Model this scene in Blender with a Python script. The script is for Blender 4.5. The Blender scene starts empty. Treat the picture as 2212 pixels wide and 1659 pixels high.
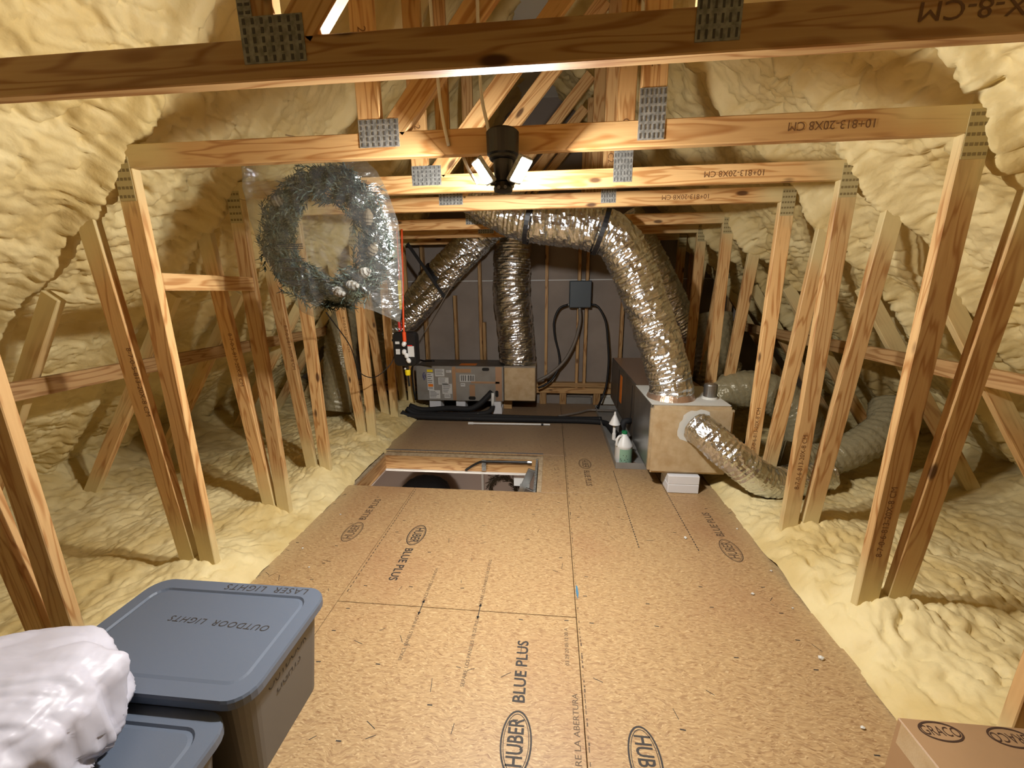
import bpy, bmesh, math, random
import numpy as np
from mathutils import Vector, Matrix

random.seed(7)
S = bpy.context.scene
COL = S.collection

# ------------------------------------------------------------------ camera
CAM_H = 1.5472
def make_camera():
    f, pi, ya, ro = 865.79, 0.2366, -0.0985, -0.0093
    fw = Vector((math.sin(ya)*math.cos(pi), math.cos(ya)*math.cos(pi), -math.sin(pi)))
    r = Vector((math.cos(ya), -math.sin(ya), 0)); u = r.cross(fw)
    r2 = r*math.cos(ro)+u*math.sin(ro); u2 = -r*math.sin(ro)+u*math.cos(ro)
    cd = bpy.data.cameras.new('camera'); cd.sensor_width = 36; cd.sensor_fit = 'HORIZONTAL'
    cd.lens = f/2212*36; cd.clip_start = .02; cd.clip_end = 60
    co = bpy.data.objects.new('camera', cd); COL.objects.link(co)
    m = Matrix((r2, u2, -fw)).transposed().to_4x4(); m.translation = (0, 0, CAM_H)
    co.matrix_world = m; S.camera = co
make_camera()

# ------------------------------------------------------------------ world, exposure
w = bpy.data.worlds.new('world'); S.world = w; w.use_nodes = True
w.node_tree.nodes['Background'].inputs[0].default_value = (.02, .02, .022, 1)
w.node_tree.nodes['Background'].inputs[1].default_value = .3
S.view_settings.view_transform = 'Standard'
S.view_settings.look = 'None'
S.view_settings.gamma = 1
S.view_settings.use_curve_mapping = False
S.view_settings.exposure = 0.0
LED_STRENGTH = 2450.0          # the three LED wings of the work light (the only lamp in the attic)
HALL_STRENGTH = 190.0           # ceiling lamp in the hall under the hatch
try:
    S.cycles.max_bounces = 4; S.cycles.diffuse_bounces = 3; S.cycles.glossy_bounces = 2
    S.cycles.transparent_max_bounces = 8; S.cycles.sample_clamp_indirect = 6.0
    S.cycles.adaptive_threshold = .15; S.cycles.light_sampling_threshold = .04; S.cycles.caustics_reflective = False; S.cycles.caustics_refractive = False
except Exception:
    pass

# ------------------------------------------------------------------ helpers
def lin(c):
    return tuple((x/12.92 if x <= .04045 else ((x+.055)/1.055)**2.4) for x in c)
def rgb(r, g, b):
    return lin((r/255, g/255, b/255))

WM = {}                                   # world matrices we keep ourselves
def put(o, parent=None, mw=None):
    mw = mw or Matrix.Identity(4)
    COL.objects.link(o)
    if parent is not None:
        o.parent = parent
        o.matrix_parent_inverse = WM[parent.name].inverted()
    o.matrix_basis = mw
    WM[o.name] = mw.copy()
    return o
def thing(name, label=None, cat=None, loc=(0, 0, 0), group=None, kind=None, parent=None):
    o = bpy.data.objects.new(name, None); o.empty_display_size = .05
    put(o, parent, Matrix.Translation(loc)); tag(o, label, cat, group, kind); return o
def tag(o, label=None, cat=None, group=None, kind=None):
    if label: o['label'] = label
    if cat: o['category'] = cat
    if group: o['group'] = group
    if kind: o['kind'] = kind
    return o
def meshobj(name, me, mat, parent=None, mw=None, smooth=False):
    if mat is not None and not me.materials: me.materials.append(mat)
    if smooth:
        me.polygons.foreach_set('use_smooth', [True]*len(me.polygons))
    return put(bpy.data.objects.new(name, me), parent, mw)

class MB:
    def __init__(s): s.v = []; s.f = []
    def add(s, vs, fs, M=None):
        n = len(s.v)
        if M is not None: vs = [M @ Vector(p) for p in vs]
        s.v += [tuple(p) for p in vs]; s.f += [tuple(i+n for i in f) for f in fs]; return s
    def box(s, x0, x1, y0, y1, z0, z1, M=None, ch=0.0):
        if ch <= 0:
            vs = [(x0,y0,z0),(x1,y0,z0),(x1,y1,z0),(x0,y1,z0),(x0,y0,z1),(x1,y0,z1),(x1,y1,z1),(x0,y1,z1)]
            return s.add(vs, [(3,2,1,0),(4,5,6,7),(0,1,5,4),(1,2,6,5),(2,3,7,6),(3,0,4,7)], M)
        bm = bmesh.new(); bmesh.ops.create_cube(bm, size=1)
        for q in bm.verts:
            q.co = ((x0+x1)/2+q.co.x*(x1-x0), (y0+y1)/2+q.co.y*(y1-y0), (z0+z1)/2+q.co.z*(z1-z0))
        bmesh.ops.bevel(bm, geom=bm.edges[:]+bm.verts[:], offset=ch, segments=2 if ch > .01 else 1, affect='EDGES')
        bm.verts.ensure_lookup_table()
        vs = [q.co.copy() for q in bm.verts]; fs = [[q.index for q in f.verts] for f in bm.faces]; bm.free()
        return s.add(vs, fs, M)
    def lathe(s, prof, n=24, M=None, cap=True):
        vs = []; fs = []
        for (r, z) in prof:
            for i in range(n):
                a = 2*math.pi*i/n; vs.append((r*math.cos(a), r*math.sin(a), z))
        for k in range(len(prof)-1):
            for i in range(n):
                j = (i+1) % n; fs.append((k*n+i, k*n+j, (k+1)*n+j, (k+1)*n+i))
        if cap:
            fs.append(tuple(reversed(range(n)))); fs.append(tuple((len(prof)-1)*n+i for i in range(n)))
        return s.add(vs, fs, M)
    def cyl(s, p0, p1, r, n=12, r2=None):
        p0 = Vector(p0); p1 = Vector(p1); L = (p1-p0).length
        return s.lathe([(r, 0), (r if r2 is None else r2, L)], n, frame(p0, p1-p0))
    def tube(s, pts, r, n=8, cap=True, radf=None, up=(0, 0, 1)):
        pts = [Vector(p) for p in pts]; m = len(pts); vs = []; fs = []
        t0 = (pts[1]-pts[0]).normalized()
        nrm = Vector(up)-Vector(up).dot(t0)*t0
        if nrm.length < 1e-3: nrm = Vector((1, 0, 0))-t0.x*t0
        nrm.normalize(); pt = t0
        for k in range(m):
            t = (pts[min(k+1, m-1)]-pts[max(k-1, 0)]).normalized()
            nrm = (pt.rotation_difference(t)) @ nrm; nrm = (nrm-nrm.dot(t)*t).normalized(); pt = t
            b = t.cross(nrm)
            for i in range(n):
                a = 2*math.pi*i/n
                rr = radf(k, i) if radf else r
                vs.append(pts[k]+nrm*(rr*math.cos(a))+b*(rr*math.sin(a)))
        for k in range(m-1):
            for i in range(n):
                j = (i+1) % n; fs.append((k*n+i, k*n+j, (k+1)*n+j, (k+1)*n+i))
        if cap:
            fs.append(tuple(reversed(range(n)))); fs.append(tuple((m-1)*n+i for i in range(n)))
        return s.add(vs, fs)
    def mesh(s, name='mesh'):
        me = bpy.data.meshes.new(name); me.from_pydata(s.v, [], s.f); me.update(); return me
    def build(s, name, mat, parent=None, mw=None, smooth=False):
        return meshobj(name, s.mesh(name), mat, parent, mw, smooth)

def frame(loc, z, x=None):
    z = Vector(z).normalized()
    x = Vector(x) if x is not None else (Vector((0, 1, 0)) if abs(z.z) > .9 else Vector((0, 0, 1)))
    x = (x-x.dot(z)*z).normalized(); y = z.cross(x)
    m = Matrix((x, y, z)).transposed().to_4x4(); m.translation = loc; return m
def crom(pts, step=.02):
    P = [Vector(p) for p in pts]; P = [2*P[0]-P[1]]+P+[2*P[-1]-P[-2]]; out = []
    for i in range(1, len(P)-2):
        a, b, c, d = P[i-1:i+3]; n = max(2, int((c-b).length/step))
        for k in range(n):
            t = k/n
            out.append(.5*((2*b)+(c-a)*t+(2*a-5*b+4*c-d)*t*t+(3*b-a-3*c+d)*t**3))
    out.append(P[-2]); return out
def rbox(w, d, h, rc, M=None, n=6):
    """rounded-corner slab profile helper: list of xy points"""
    pts = []
    for cx, cy, a0 in ((w/2-rc, d/2-rc, 0), (-w/2+rc, d/2-rc, 90), (-w/2+rc, -d/2+rc, 180), (w/2-rc, -d/2+rc, 270)):
        for k in range(n+1):
            a = math.radians(a0+90*k/n); pts.append((cx+rc*math.cos(a), cy+rc*math.sin(a)))
    return pts
def loops(layers):
    """layers: list of (list of xy, z); bridged, both ends capped"""
    n = len(layers[0][0]); vs = []; fs = []
    for pts, z in layers: vs += [(x, y, z) for x, y in pts]
    for k in range(len(layers)-1):
        for i in range(n):
            j = (i+1) % n; fs.append((k*n+i, k*n+j, (k+1)*n+j, (k+1)*n+i))
    fs.append(tuple(reversed(range(n)))); fs.append(tuple((len(layers)-1)*n+i for i in range(n)))
    return vs, fs

# ---- numpy noise
def _hash(ix, iy, seed):
    h = (ix.astype(np.int64)*374761393+iy.astype(np.int64)*668265263+seed*1442695041) & 0xFFFFFFFF
    h = ((h ^ (h >> 13))*1274126177) & 0xFFFFFFFF
    return ((h ^ (h >> 16)) & 0xFFFF)/65535.0
def perlin(x, y, seed=0):
    x = np.asarray(x, float); y = np.asarray(y, float)
    ix = np.floor(x); iy = np.floor(y); fx = x-ix; fy = y-iy
    u = fx*fx*fx*(fx*(fx*6-15)+10); v = fy*fy*fy*(fy*(fy*6-15)+10)
    def g(ax, ay):
        a = _hash(ix+ax, iy+ay, seed)*2*np.pi
        return np.cos(a)*(fx-ax)+np.sin(a)*(fy-ay)
    return 1.5*((g(0,0)*(1-u)+g(1,0)*u)*(1-v)+(g(0,1)*(1-u)+g(1,1)*u)*v)
def worley(x, y, seed=0):
    ix = np.floor(x); iy = np.floor(y); d = np.full(np.shape(x), 9.0)
    for ax in (-1, 0, 1):
        for ay in (-1, 0, 1):
            px = ix+ax+_hash(ix+ax, iy+ay, seed); py = iy+ay+_hash(ix+ax, iy+ay, seed+17)
            d = np.minimum(d, (x-px)**2+(y-py)**2)
    return np.sqrt(d)
def dome(d, r):
    return np.sqrt(np.clip(1-(d/r)**2, 0, 1))
def foam_h(a, b, seed):
    """spray-foam relief in metres for surface coordinates a, b"""
    wa = a+.06*perlin(a*5, b*5, seed+1)+.02*perlin(a*15, b*15, seed+5)
    wb = b+.06*perlin(a*5+9, b*5+4, seed+2)+.02*perlin(a*15+3, b*15+8, seed+6)
    h = .05*perlin(a*1.3, b*1.3, seed)+.035*perlin(a*3.1, b*3.1, seed+3)
    l1 = dome(worley(wa*11+wb*2, wb*7.5-wa*2, seed+7), .78)
    l2 = dome(worley(wa*23+wb*4, wb*15-wa*4, seed+8), .78)
    l3 = dome(worley(wa*44+wb*8, wb*30-wa*8, seed+18), .80)
    amt = .5+.5*np.clip(perlin(a*.9+3, b*.9, seed+11)*1.6+.6, 0, 1)
    return h+amt*(.030*l1+.030*l2)+.015*l3-.045
def tone(me, a, b, seed):
    v = np.clip(.45+.9*perlin(a*2.1, b*2.1, seed+40)+.5*perlin(a*9, b*9, seed+41), 0, 1)
    at = me.attributes.new('tone', 'FLOAT', 'POINT'); at.data.foreach_set('value', v.reshape(-1).astype(np.float32))
def gridmesh(name, V, nu, nv, flip=False):
    idx = np.arange(nu*nv).reshape(nu, nv)
    q = np.stack([idx[:-1, :-1], idx[1:, :-1], idx[1:, 1:], idx[:-1, 1:]], -1).reshape(-1, 4)
    if flip: q = q[:, ::-1]
    me = bpy.data.meshes.new(name); n = len(q)
    me.vertices.add(nu*nv); me.vertices.foreach_set('co', V.reshape(-1).astype(np.float32))
    me.loops.add(n*4); me.loops.foreach_set('vertex_index', np.ascontiguousarray(q).reshape(-1).astype(np.int32))
    me.polygons.add(n); me.polygons.foreach_set('loop_start', np.arange(0, n*4, 4, dtype=np.int32))
    me.polygons.foreach_set('loop_total', np.full(n, 4, np.int32))
    me.polygons.foreach_set('use_smooth', np.ones(n, bool))
    me.update(calc_edges=True); me.validate(); return me

# ---- lettering
_TXT = {}
def text_geo(body, size=1.0, shear=0.0, spacing=1.0, bold=0.0):
    key = (body, shear, spacing, bold)
    if key not in _TXT:
        cu = bpy.data.curves.new('lettering', 'FONT'); cu.body = body; cu.size = 1; cu.shear = shear
        cu.space_character = spacing; cu.resolution_u = 3; cu.offset = bold; cu.align_x = 'CENTER'; cu.align_y = 'CENTER'
        o = bpy.data.objects.new('lettering', cu); COL.objects.link(o)
        dg = bpy.context.evaluated_depsgraph_get()
        me = bpy.data.meshes.new_from_object(o.evaluated_get(dg))
        _TXT[key] = ([v.co.copy() for v in me.vertices], [tuple(p.vertices) for p in me.polygons])
        bpy.data.objects.remove(o); bpy.data.meshes.remove(me); bpy.data.curves.remove(cu)
    v, f = _TXT[key]
    return [p*size for p in v], f
def add_text(mb, body, size, M, sx=1.0, sy=1.0, shear=0.0, spacing=1.0, bold=0.0):
    v, f = text_geo(body, size, shear, spacing, bold)
    mb.add([(p.x*sx, p.y*sy, 0) for p in v], f, M); return mb
def add_ring(mb, rx, ry, t, M, n=40):
    vs = []
    for i in range(n):
        a = 2*math.pi*i/n; vs += [(rx*math.cos(a), ry*math.sin(a), 0), ((rx-t)*math.cos(a), (ry-t)*math.sin(a), 0)]
    mb.add(vs, [(2*i, 2*((i+1) % n), 2*((i+1) % n)+1, 2*i+1) for i in range(n)], M); return mb
def flat(x, y, z, rot):                    # lying on the floor, lettering turned by rot degrees
    return Matrix.Translation((x, y, z)) @ Matrix.Rotation(math.radians(rot), 4, 'Z')
def front(x, y, z, rot=0):                 # on a face that looks towards -Y
    return Matrix.Translation((x, y, z)) @ Matrix.Rotation(math.radians(90), 4, 'X') @ Matrix.Rotation(math.radians(rot), 4, 'Z')

# ------------------------------------------------------------------ materials
def nodes_of(m):
    return m.node_tree.nodes, m.node_tree.links
def mat(name, col, rough=.6, metal=0.0, bump=None, spec=.5, noise=None):
    m = bpy.data.materials.new(name); m.use_nodes = True; N, L = nodes_of(m)
    b = N['Principled BSDF']; b.inputs['Base Color'].default_value = (*col, 1)
    b.inputs['Roughness'].default_value = rough; b.inputs['Metallic'].default_value = metal
    b.inputs['Specular IOR Level'].default_value = spec
    tc = N.new('ShaderNodeTexCoord')
    if noise:                              # (scale, colour2, contrast low, high)
        t = N.new('ShaderNodeTexNoise'); t.inputs['Scale'].default_value = noise[0]; t.inputs['Detail'].default_value = 5
        L.new(tc.outputs['Object'], t.inputs['Vector'])
        r = N.new('ShaderNodeValToRGB'); r.color_ramp.elements[0].position = noise[2]; r.color_ramp.elements[1].position = noise[3]
        r.color_ramp.elements[0].color = (*col, 1); r.color_ramp.elements[1].color = (*noise[1], 1)
        L.new(t.outputs['Fac'], r.inputs['Fac']); L.new(r.outputs['Color'], b.inputs['Base Color'])
    if bump:                               # (scale, strength, distance)
        t = N.new('ShaderNodeTexNoise'); t.inputs['Scale'].default_value = bump[0]; t.inputs['Detail'].default_value = 4
        L.new(tc.outputs['Object'], t.inputs['Vector'])
        bp = N.new('ShaderNodeBump'); bp.inputs['Strength'].default_value = bump[1]; bp.inputs['Distance'].default_value = bump[2]
        L.new(t.outputs['Fac'], bp.inputs['Height']); L.new(bp.outputs['Normal'], b.inputs['Normal'])
    return m
def math_(N, L, op, a, b=None, clamp=False):
    n = N.new('ShaderNodeMath'); n.operation = op; n.use_clamp = clamp
    for i, q in enumerate((a, b)):
        if q is None: continue
        if isinstance(q, (int, float)): n.inputs[i].default_value = q
        else: L.new(q, n.inputs[i])
    return n.outputs[0]
def smooth_(N, L, v, lo, hi):
    n = N.new('ShaderNodeMapRange'); n.interpolation_type = 'SMOOTHSTEP'
    n.inputs['From Min'].default_value = lo; n.inputs['From Max'].default_value = hi
    L.new(v, n.inputs['Value']); return n.outputs[0]
def mixc(N, L, fac, a, b, blend='MIX'):
    n = N.new('ShaderNodeMix'); n.data_type = 'RGBA'; n.blend_type = blend
    if isinstance(fac, (int, float)): n.inputs[0].default_value = fac
    else: L.new(fac, n.inputs[0])
    for i, q in ((6, a), (7, b)):
        if isinstance(q, tuple): n.inputs[i].default_value = (*q[:3], 1)
        else: L.new(q, n.inputs[i])
    return n.outputs[2]
XC = -.165
FOAM = rgb(238, 217, 152)

def foam_material():
    m = bpy.data.materials.new('spray_foam'); m.use_nodes = True; N, L = nodes_of(m)
    b = N['Principled BSDF']; b.inputs['Roughness'].default_value = .55; b.inputs['Specular IOR Level'].default_value = .2
    at = N.new('ShaderNodeAttribute'); at.attribute_name = 'tone'
    c = mixc(N, L, at.outputs['Fac'], rgb(229, 211, 160), rgb(208, 184, 126))
    L.new(c, b.inputs['Base Color'])
    g = N.new('ShaderNodeNewGeometry')
    nz = N.new('ShaderNodeTexNoise'); nz.inputs['Scale'].default_value = 42; nz.inputs['Detail'].default_value = 2
    L.new(g.outputs['Position'], nz.inputs['Vector'])
    bp = N.new('ShaderNodeBump'); bp.inputs['Strength'].default_value = .35; bp.inputs['Distance'].default_value = .008
    L.new(nz.outputs['Fac'], bp.inputs['Height']); L.new(bp.outputs['Normal'], b.inputs['Normal'])
    return m

def wood_material(name, light, dark, overspray=True, knots=True):
    """framing lumber, grain along local X"""
    m = bpy.data.materials.new(name); m.use_nodes = True; N, L = nodes_of(m)
    b = N['Principled BSDF']; b.inputs['Roughness'].default_value = .55; b.inputs['Specular IOR Level'].default_value = .35
    tc = N.new('ShaderNodeTexCoord'); oi = N.new('ShaderNodeObjectInfo')
    off = N.new('ShaderNodeVectorMath'); off.operation = 'MULTIPLY_ADD'
    cb = N.new('ShaderNodeCombineXYZ')
    for i in range(3): L.new(oi.outputs['Random'], cb.inputs[i])
    L.new(cb.outputs[0], off.inputs[0]); off.inputs[1].default_value = (37, 19, 53); L.new(tc.outputs['Object'], off.inputs[2])
    mp = N.new('ShaderNodeMapping'); mp.inputs['Scale'].default_value = (.9, 9, 9); L.new(off.outputs[0], mp.inputs['Vector'])
    n1 = N.new('ShaderNodeTexNoise'); n1.inputs['Scale'].default_value = 1.6; n1.inputs['Detail'].default_value = 2; n1.inputs['Distortion'].default_value = .4
    L.new(mp.outputs[0], n1.inputs['Vector'])
    rings = math_(N, L, 'PINGPONG', math_(N, L, 'MULTIPLY', n1.outputs['Fac'], 13.0), 1.0)
    mp2 = N.new('ShaderNodeMapping'); mp2.inputs['Scale'].default_value = (3, 120, 120); L.new(off.outputs[0], mp2.inputs['Vector'])
    n2 = N.new('ShaderNodeTexNoise'); n2.inputs['Scale'].default_value = 1; n2.inputs['Detail'].default_value = 1; L.new(mp2.outputs[0], n2.inputs['Vector'])
    fac = math_(N, L, 'ADD', math_(N, L, 'MULTIPLY', smooth_(N, L, rings, .45, 1.0), .72), math_(N, L, 'MULTIPLY', n2.outputs['Fac'], .40), True)
    c = mixc(N, L, fac, light, dark)
    hsv = N.new('ShaderNodeHueSaturation'); L.new(c, hsv.inputs['Color'])
    L.new(math_(N, L, 'ADD', math_(N, L, 'MULTIPLY', oi.outputs['Random'], .35), .82), hsv.inputs['Value'])
    c = hsv.outputs[0]
    if knots:
        mp3 = N.new('ShaderNodeMapping'); mp3.inputs['Scale'].default_value = (2.6, 7, 7); L.new(off.outputs[0], mp3.inputs['Vector'])
        vo = N.new('ShaderNodeTexVoronoi'); vo.inputs['Scale'].default_value = 1; vo.inputs['Randomness'].default_value = 1; L.new(mp3.outputs[0], vo.inputs['Vector'])
        k = smooth_(N, L, vo.outputs['Distance'], .13, .06)
        c = mixc(N, L, math_(N, L, 'MULTIPLY', k, .85), c, rgb(62, 30, 14))
    if overspray:
        g = N.new('ShaderNodeNewGeometry'); sp = N.new('ShaderNodeSeparateXYZ'); L.new(g.outputs['Position'], sp.inputs[0])
        ux = math_(N, L, 'ABSOLUTE', math_(N, L, 'SUBTRACT', sp.outputs['X'], XC))
        nn = N.new('ShaderNodeTexNoise'); nn.inputs['Scale'].default_value = 3.5; nn.inputs['Detail'].default_value = 2; L.new(g.outputs['Position'], nn.inputs['Vector'])
        wob = math_(N, L, 'MULTIPLY', math_(N, L, 'SUBTRACT', nn.outputs['Fac'], .5), .5)
        # distance to the foam slope, the eave floor
        gap = math_(N, L, 'SUBTRACT', math_(N, L, 'SUBTRACT', 2.15+1.05*1.57, math_(N, L, 'MULTIPLY', ux, 1.05)), sp.outputs['Z'])
        top = smooth_(N, L, math_(N, L, 'ADD', gap, wob), .34, .02)
        outer = smooth_(N, L, ux, .85, 1.25)
        bot = math_(N, L, 'MULTIPLY', smooth_(N, L, math_(N, L, 'ADD', sp.outputs['Z'], wob), .46, .14), smooth_(N, L, ux, 1.3, 1.45))
        sfac = math_(N, L, 'MULTIPLY', math_(N, L, 'MAXIMUM', math_(N, L, 'MULTIPLY', top, outer), bot), .92)
        c = mixc(N, L, sfac, c, rgb(218, 200, 148))
    L.new(c, b.inputs['Base Color'])
    bp = N.new('ShaderNodeBump'); bp.inputs['Strength'].default_value = .15; bp.inputs['Distance'].default_value = .002
    L.new(n2.outputs['Fac'], bp.inputs['Height']); L.new(bp.outputs['Normal'], b.inputs['Normal'])
    return m

def osb_material():
    m = bpy.data.materials.new('osb_panel'); m.use_nodes = True; N, L = nodes_of(m)
    b = N['Principled BSDF']; b.inputs['Roughness'].default_value = .5; b.inputs['Specular IOR Level'].default_value = .4
    g = N.new('ShaderNodeNewGeometry')
    base = None
    nz = N.new('ShaderNodeTexNoise'); nz.inputs['Scale'].default_value = 9; nz.inputs['Detail'].default_value = 3; L.new(g.outputs['Position'], nz.inputs['Vector'])
    c = rgb(170, 139, 98)
    for k, (ang, sc, colr, lo, hi) in enumerate(((.5, (26, 120, 1), (190, 160, 116), .50, .60), (1.5, (24, 110, 1), (142, 108, 74), .52, .62),
                                                   (2.5, (30, 140, 1), (182, 150, 106), .51, .60), (-.2, (50, 230, 1), (122, 84, 50), .58, .67), (1.1, (55, 220, 1), (210, 182, 138), .58, .68))):
        mp = N.new('ShaderNodeMapping'); mp.inputs['Rotation'].default_value = (0, 0, ang); mp.inputs['Scale'].default_value = sc; mp.inputs['Location'].default_value = (k*7.3, k*3.1, 0)
        va = N.new('ShaderNodeVectorMath'); va.operation = 'MULTIPLY_ADD'; L.new(nz.outputs['Color'], va.inputs[0]); va.inputs[1].default_value = (.07, .07, 0); L.new(g.outputs['Position'], va.inputs[2])
        L.new(va.outputs[0], mp.inputs['Vector'])
        t = N.new('ShaderNodeTexNoise'); t.inputs['Scale'].default_value = 1; t.inputs['Detail'].default_value = 1.5; L.new(mp.outputs[0], t.inputs['Vector'])
        c = mixc(N, L, math_(N, L, 'MULTIPLY', smooth_(N, L, t.outputs['Fac'], lo, hi), .6), c, rgb(*colr))
    big = N.new('ShaderNodeTexNoise'); big.inputs['Scale'].default_value = 1.3; big.inputs['Detail'].default_value = 4; L.new(g.outputs['Position'], big.inputs['Vector'])
    c = mixc(N, L, math_(N, L, 'MULTIPLY', smooth_(N, L, big.outputs['Fac'], .45, .75), .5), c, rgb(154, 112, 80))
    sp = N.new('ShaderNodeSeparateXYZ'); L.new(g.outputs['Position'], sp.inputs[0])
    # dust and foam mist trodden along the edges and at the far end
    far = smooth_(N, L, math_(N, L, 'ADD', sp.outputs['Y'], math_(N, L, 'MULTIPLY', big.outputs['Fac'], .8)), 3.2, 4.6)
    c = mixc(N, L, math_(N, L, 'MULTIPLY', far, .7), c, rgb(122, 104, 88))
    ux = math_(N, L, 'ABSOLUTE', math_(N, L, 'ADD', sp.outputs['X'], .14))
    mist = smooth_(N, L, math_(N, L, 'ADD', ux, math_(N, L, 'MULTIPLY', big.outputs['Fac'], .25)), 1.42, 1.66)
    c = mixc(N, L, math_(N, L, 'MULTIPLY', mist, .5), c, rgb(196, 176, 132))
    L.new(c, b.inputs['Base Color'])
    bp = N.new('ShaderNodeBump'); bp.inputs['Strength'].default_value = .12; bp.inputs['Distance'].default_value = .001
    L.new(nz.outputs['Fac'], bp.inputs['Height']); L.new(bp.outputs['Normal'], b.inputs['Normal'])
    return m

def film_material(name, tint, clear=.62, rough=.12):
    m = bpy.data.materials.new(name); m.use_nodes = True; N, L = nodes_of(m)
    out = N['Material Output']; N.remove(N['Principled BSDF'])
    tr = N.new('ShaderNodeBsdfTransparent'); tr.inputs[0].default_value = (.93, .95, .95, 1)
    df = N.new('ShaderNodeBsdfDiffuse'); df.inputs[0].default_value = (*tint, 1)
    tl = N.new('ShaderNodeBsdfTranslucent'); tl.inputs[0].default_value = (*tint, 1)
    gl = N.new('ShaderNodeBsdfGlossy'); gl.inputs['Roughness'].default_value = rough; gl.inputs[0].default_value = (.9, .95, .97, 1)
    tc = N.new('ShaderNodeTexCoord'); nz = N.new('ShaderNodeTexNoise'); nz.inputs['Scale'].default_value = 10; nz.inputs['Detail'].default_value = 4; nz.inputs['Distortion'].default_value = 1.6
    mp = N.new('ShaderNodeMapping'); mp.inputs['Scale'].default_value = (.7, 1, 2.6); mp.inputs['Rotation'].default_value = (0, .5, 0)
    L.new(tc.outputs['Object'], mp.inputs['Vector']); L.new(mp.outputs[0], nz.inputs['Vector'])
    bp = N.new('ShaderNodeBump'); bp.inputs['Strength'].default_value = .7; bp.inputs['Distance'].default_value = .03
    L.new(nz.outputs['Fac'], bp.inputs['Height'])
    for q in (df, gl): L.new(bp.outputs['Normal'], q.inputs['Normal'])
    a = N.new('ShaderNodeMixShader'); a.inputs[0].default_value = .5; L.new(df.outputs[0], a.inputs[1]); L.new(tl.outputs[0], a.inputs[2])
    f = N.new('ShaderNodeMixShader'); f.inputs[0].default_value = .55; L.new(a.outputs[0], f.inputs[1]); L.new(gl.outputs[0], f.inputs[2])
    e = N.new('ShaderNodeMixShader'); e.inputs[0].default_value = clear; L.new(f.outputs[0], e.inputs[1]); L.new(tr.outputs[0], e.inputs[2])
    L.new(e.outputs[0], out.inputs[0]); return m
def emit_material(name, col, s):
    m = bpy.data.materials.new(name); m.use_nodes = True; N, L = nodes_of(m)
    N.remove(N['Principled BSDF']); e = N.new('ShaderNodeEmission'); e.inputs[0].default_value = (*col, 1); e.inputs[1].default_value = s
    L.new(e.outputs[0], N['Material Output'].inputs[0]); return m

M = {}
M['foam'] = foam_material()
M['wood'] = wood_material('framing_lumber', rgb(218, 178, 122), rgb(172, 120, 68))
M['stud'] = wood_material('stud_lumber', rgb(196, 158, 108), rgb(150, 106, 62), overspray=False)
M['osb'] = osb_material()
M['ink'] = mat('black_ink', rgb(52, 46, 42), .7)
M['fadedink'] = mat('faded_ink', rgb(96, 76, 56), .7)
M['stampink'] = mat('stamp_ink', rgb(112, 74, 42), .7)
M['boxink'] = mat('box_ink', rgb(62, 40, 26), .7)
M['sprayplate'] = mat('sprayed_plate', rgb(186, 172, 128), .6, .1)
M['sprayslot'] = mat('sprayed_slot', rgb(132, 116, 78), .7)
M['galv'] = mat('galvanised_plate', rgb(158, 158, 154), .45, .4, noise=(60, rgb(124, 125, 122), .4, .6))
M['slot'] = mat('plate_slot', rgb(84, 82, 80), .7, .2)
M['foil'] = mat('foil_jacket', rgb(222, 225, 228), .2, 1.0, bump=(60, .45, .012))
M['greyfilm'] = mat('grey_vapour_sleeve', rgb(146, 136, 106), .25, .1, bump=(30, .5, .02))
M['foilboard'] = mat('foil_faced_board', rgb(204, 184, 150), .4, .25, bump=(240, .25, .003), noise=(14, rgb(186, 160, 122), .35, .7))
M['foiltape'] = mat('foil_tape', rgb(206, 176, 152), .28, .8, bump=(120, .5, .004))
M['sheet'] = mat('grey_painted_sheet', rgb(150, 147, 142), .45, .15, noise=(5, rgb(134, 130, 124), .4, .7))
M['darksheet'] = mat('dark_cabinet_sheet', rgb(96, 88, 80), .4, .3, noise=(4, rgb(76, 69, 62), .4, .7))
M['silver'] = mat('bare_sheet_metal', rgb(170, 170, 168), .33, .9, noise=(3, rgb(140, 140, 138), .4, .7))
M['black'] = mat('black_plastic', rgb(20, 20, 22), .45)
M['blackrub'] = mat('black_pipe_insulation', rgb(22, 22, 25), .75, bump=(90, .5, .003), noise=(35, rgb(120, 116, 100), .70, .78))
M['strap'] = mat('black_strap', rgb(14, 14, 18), .5)
M['white'] = mat('white_plastic', rgb(226, 226, 224), .4)
M['foamblock'] = mat('white_foam_block', rgb(222, 222, 226), .75)
M['paper'] = mat('label_paper', rgb(206, 206, 204), .6)
M['tote'] = mat('grey_blue_tote', rgb(94, 103, 118), .42, bump=(400, .12, .001))
M['totebody'] = mat('grey_tote_body', rgb(98, 96, 94), .45, bump=(400, .12, .001))
M['card'] = mat('cardboard', rgb(166, 132, 96), .5, noise=(3, rgb(150, 118, 84), .4, .7))
M['drywall'] = mat('drywall_back_paper', rgb(152, 140, 130), .85, noise=(2.5, rgb(136, 125, 116), .35, .7))
M['orange'] = mat('orange_cord', rgb(236, 84, 30), .5)
M['yellow'] = mat('yellow_plastic', rgb(240, 214, 30), .45)
M['red'] = mat('red_plastic', rgb(190, 36, 30), .45)
M['sticker'] = mat('orange_sticker', rgb(236, 128, 30), .55)
M['green'] = mat('green_plastic', rgb(20, 120, 72), .4)
M['greenlabel'] = mat('pale_green_label', rgb(140, 176, 152), .55)
M['navy'] = mat('navy_print', rgb(30, 38, 96), .5)
M['discon'] = mat('slate_box_paint', rgb(62, 72, 80), .5)
M['cable'] = mat('cream_cable', rgb(214, 208, 196), .5)
M['greycable'] = mat('grey_cable', rgb(120, 110, 100), .5)
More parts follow.
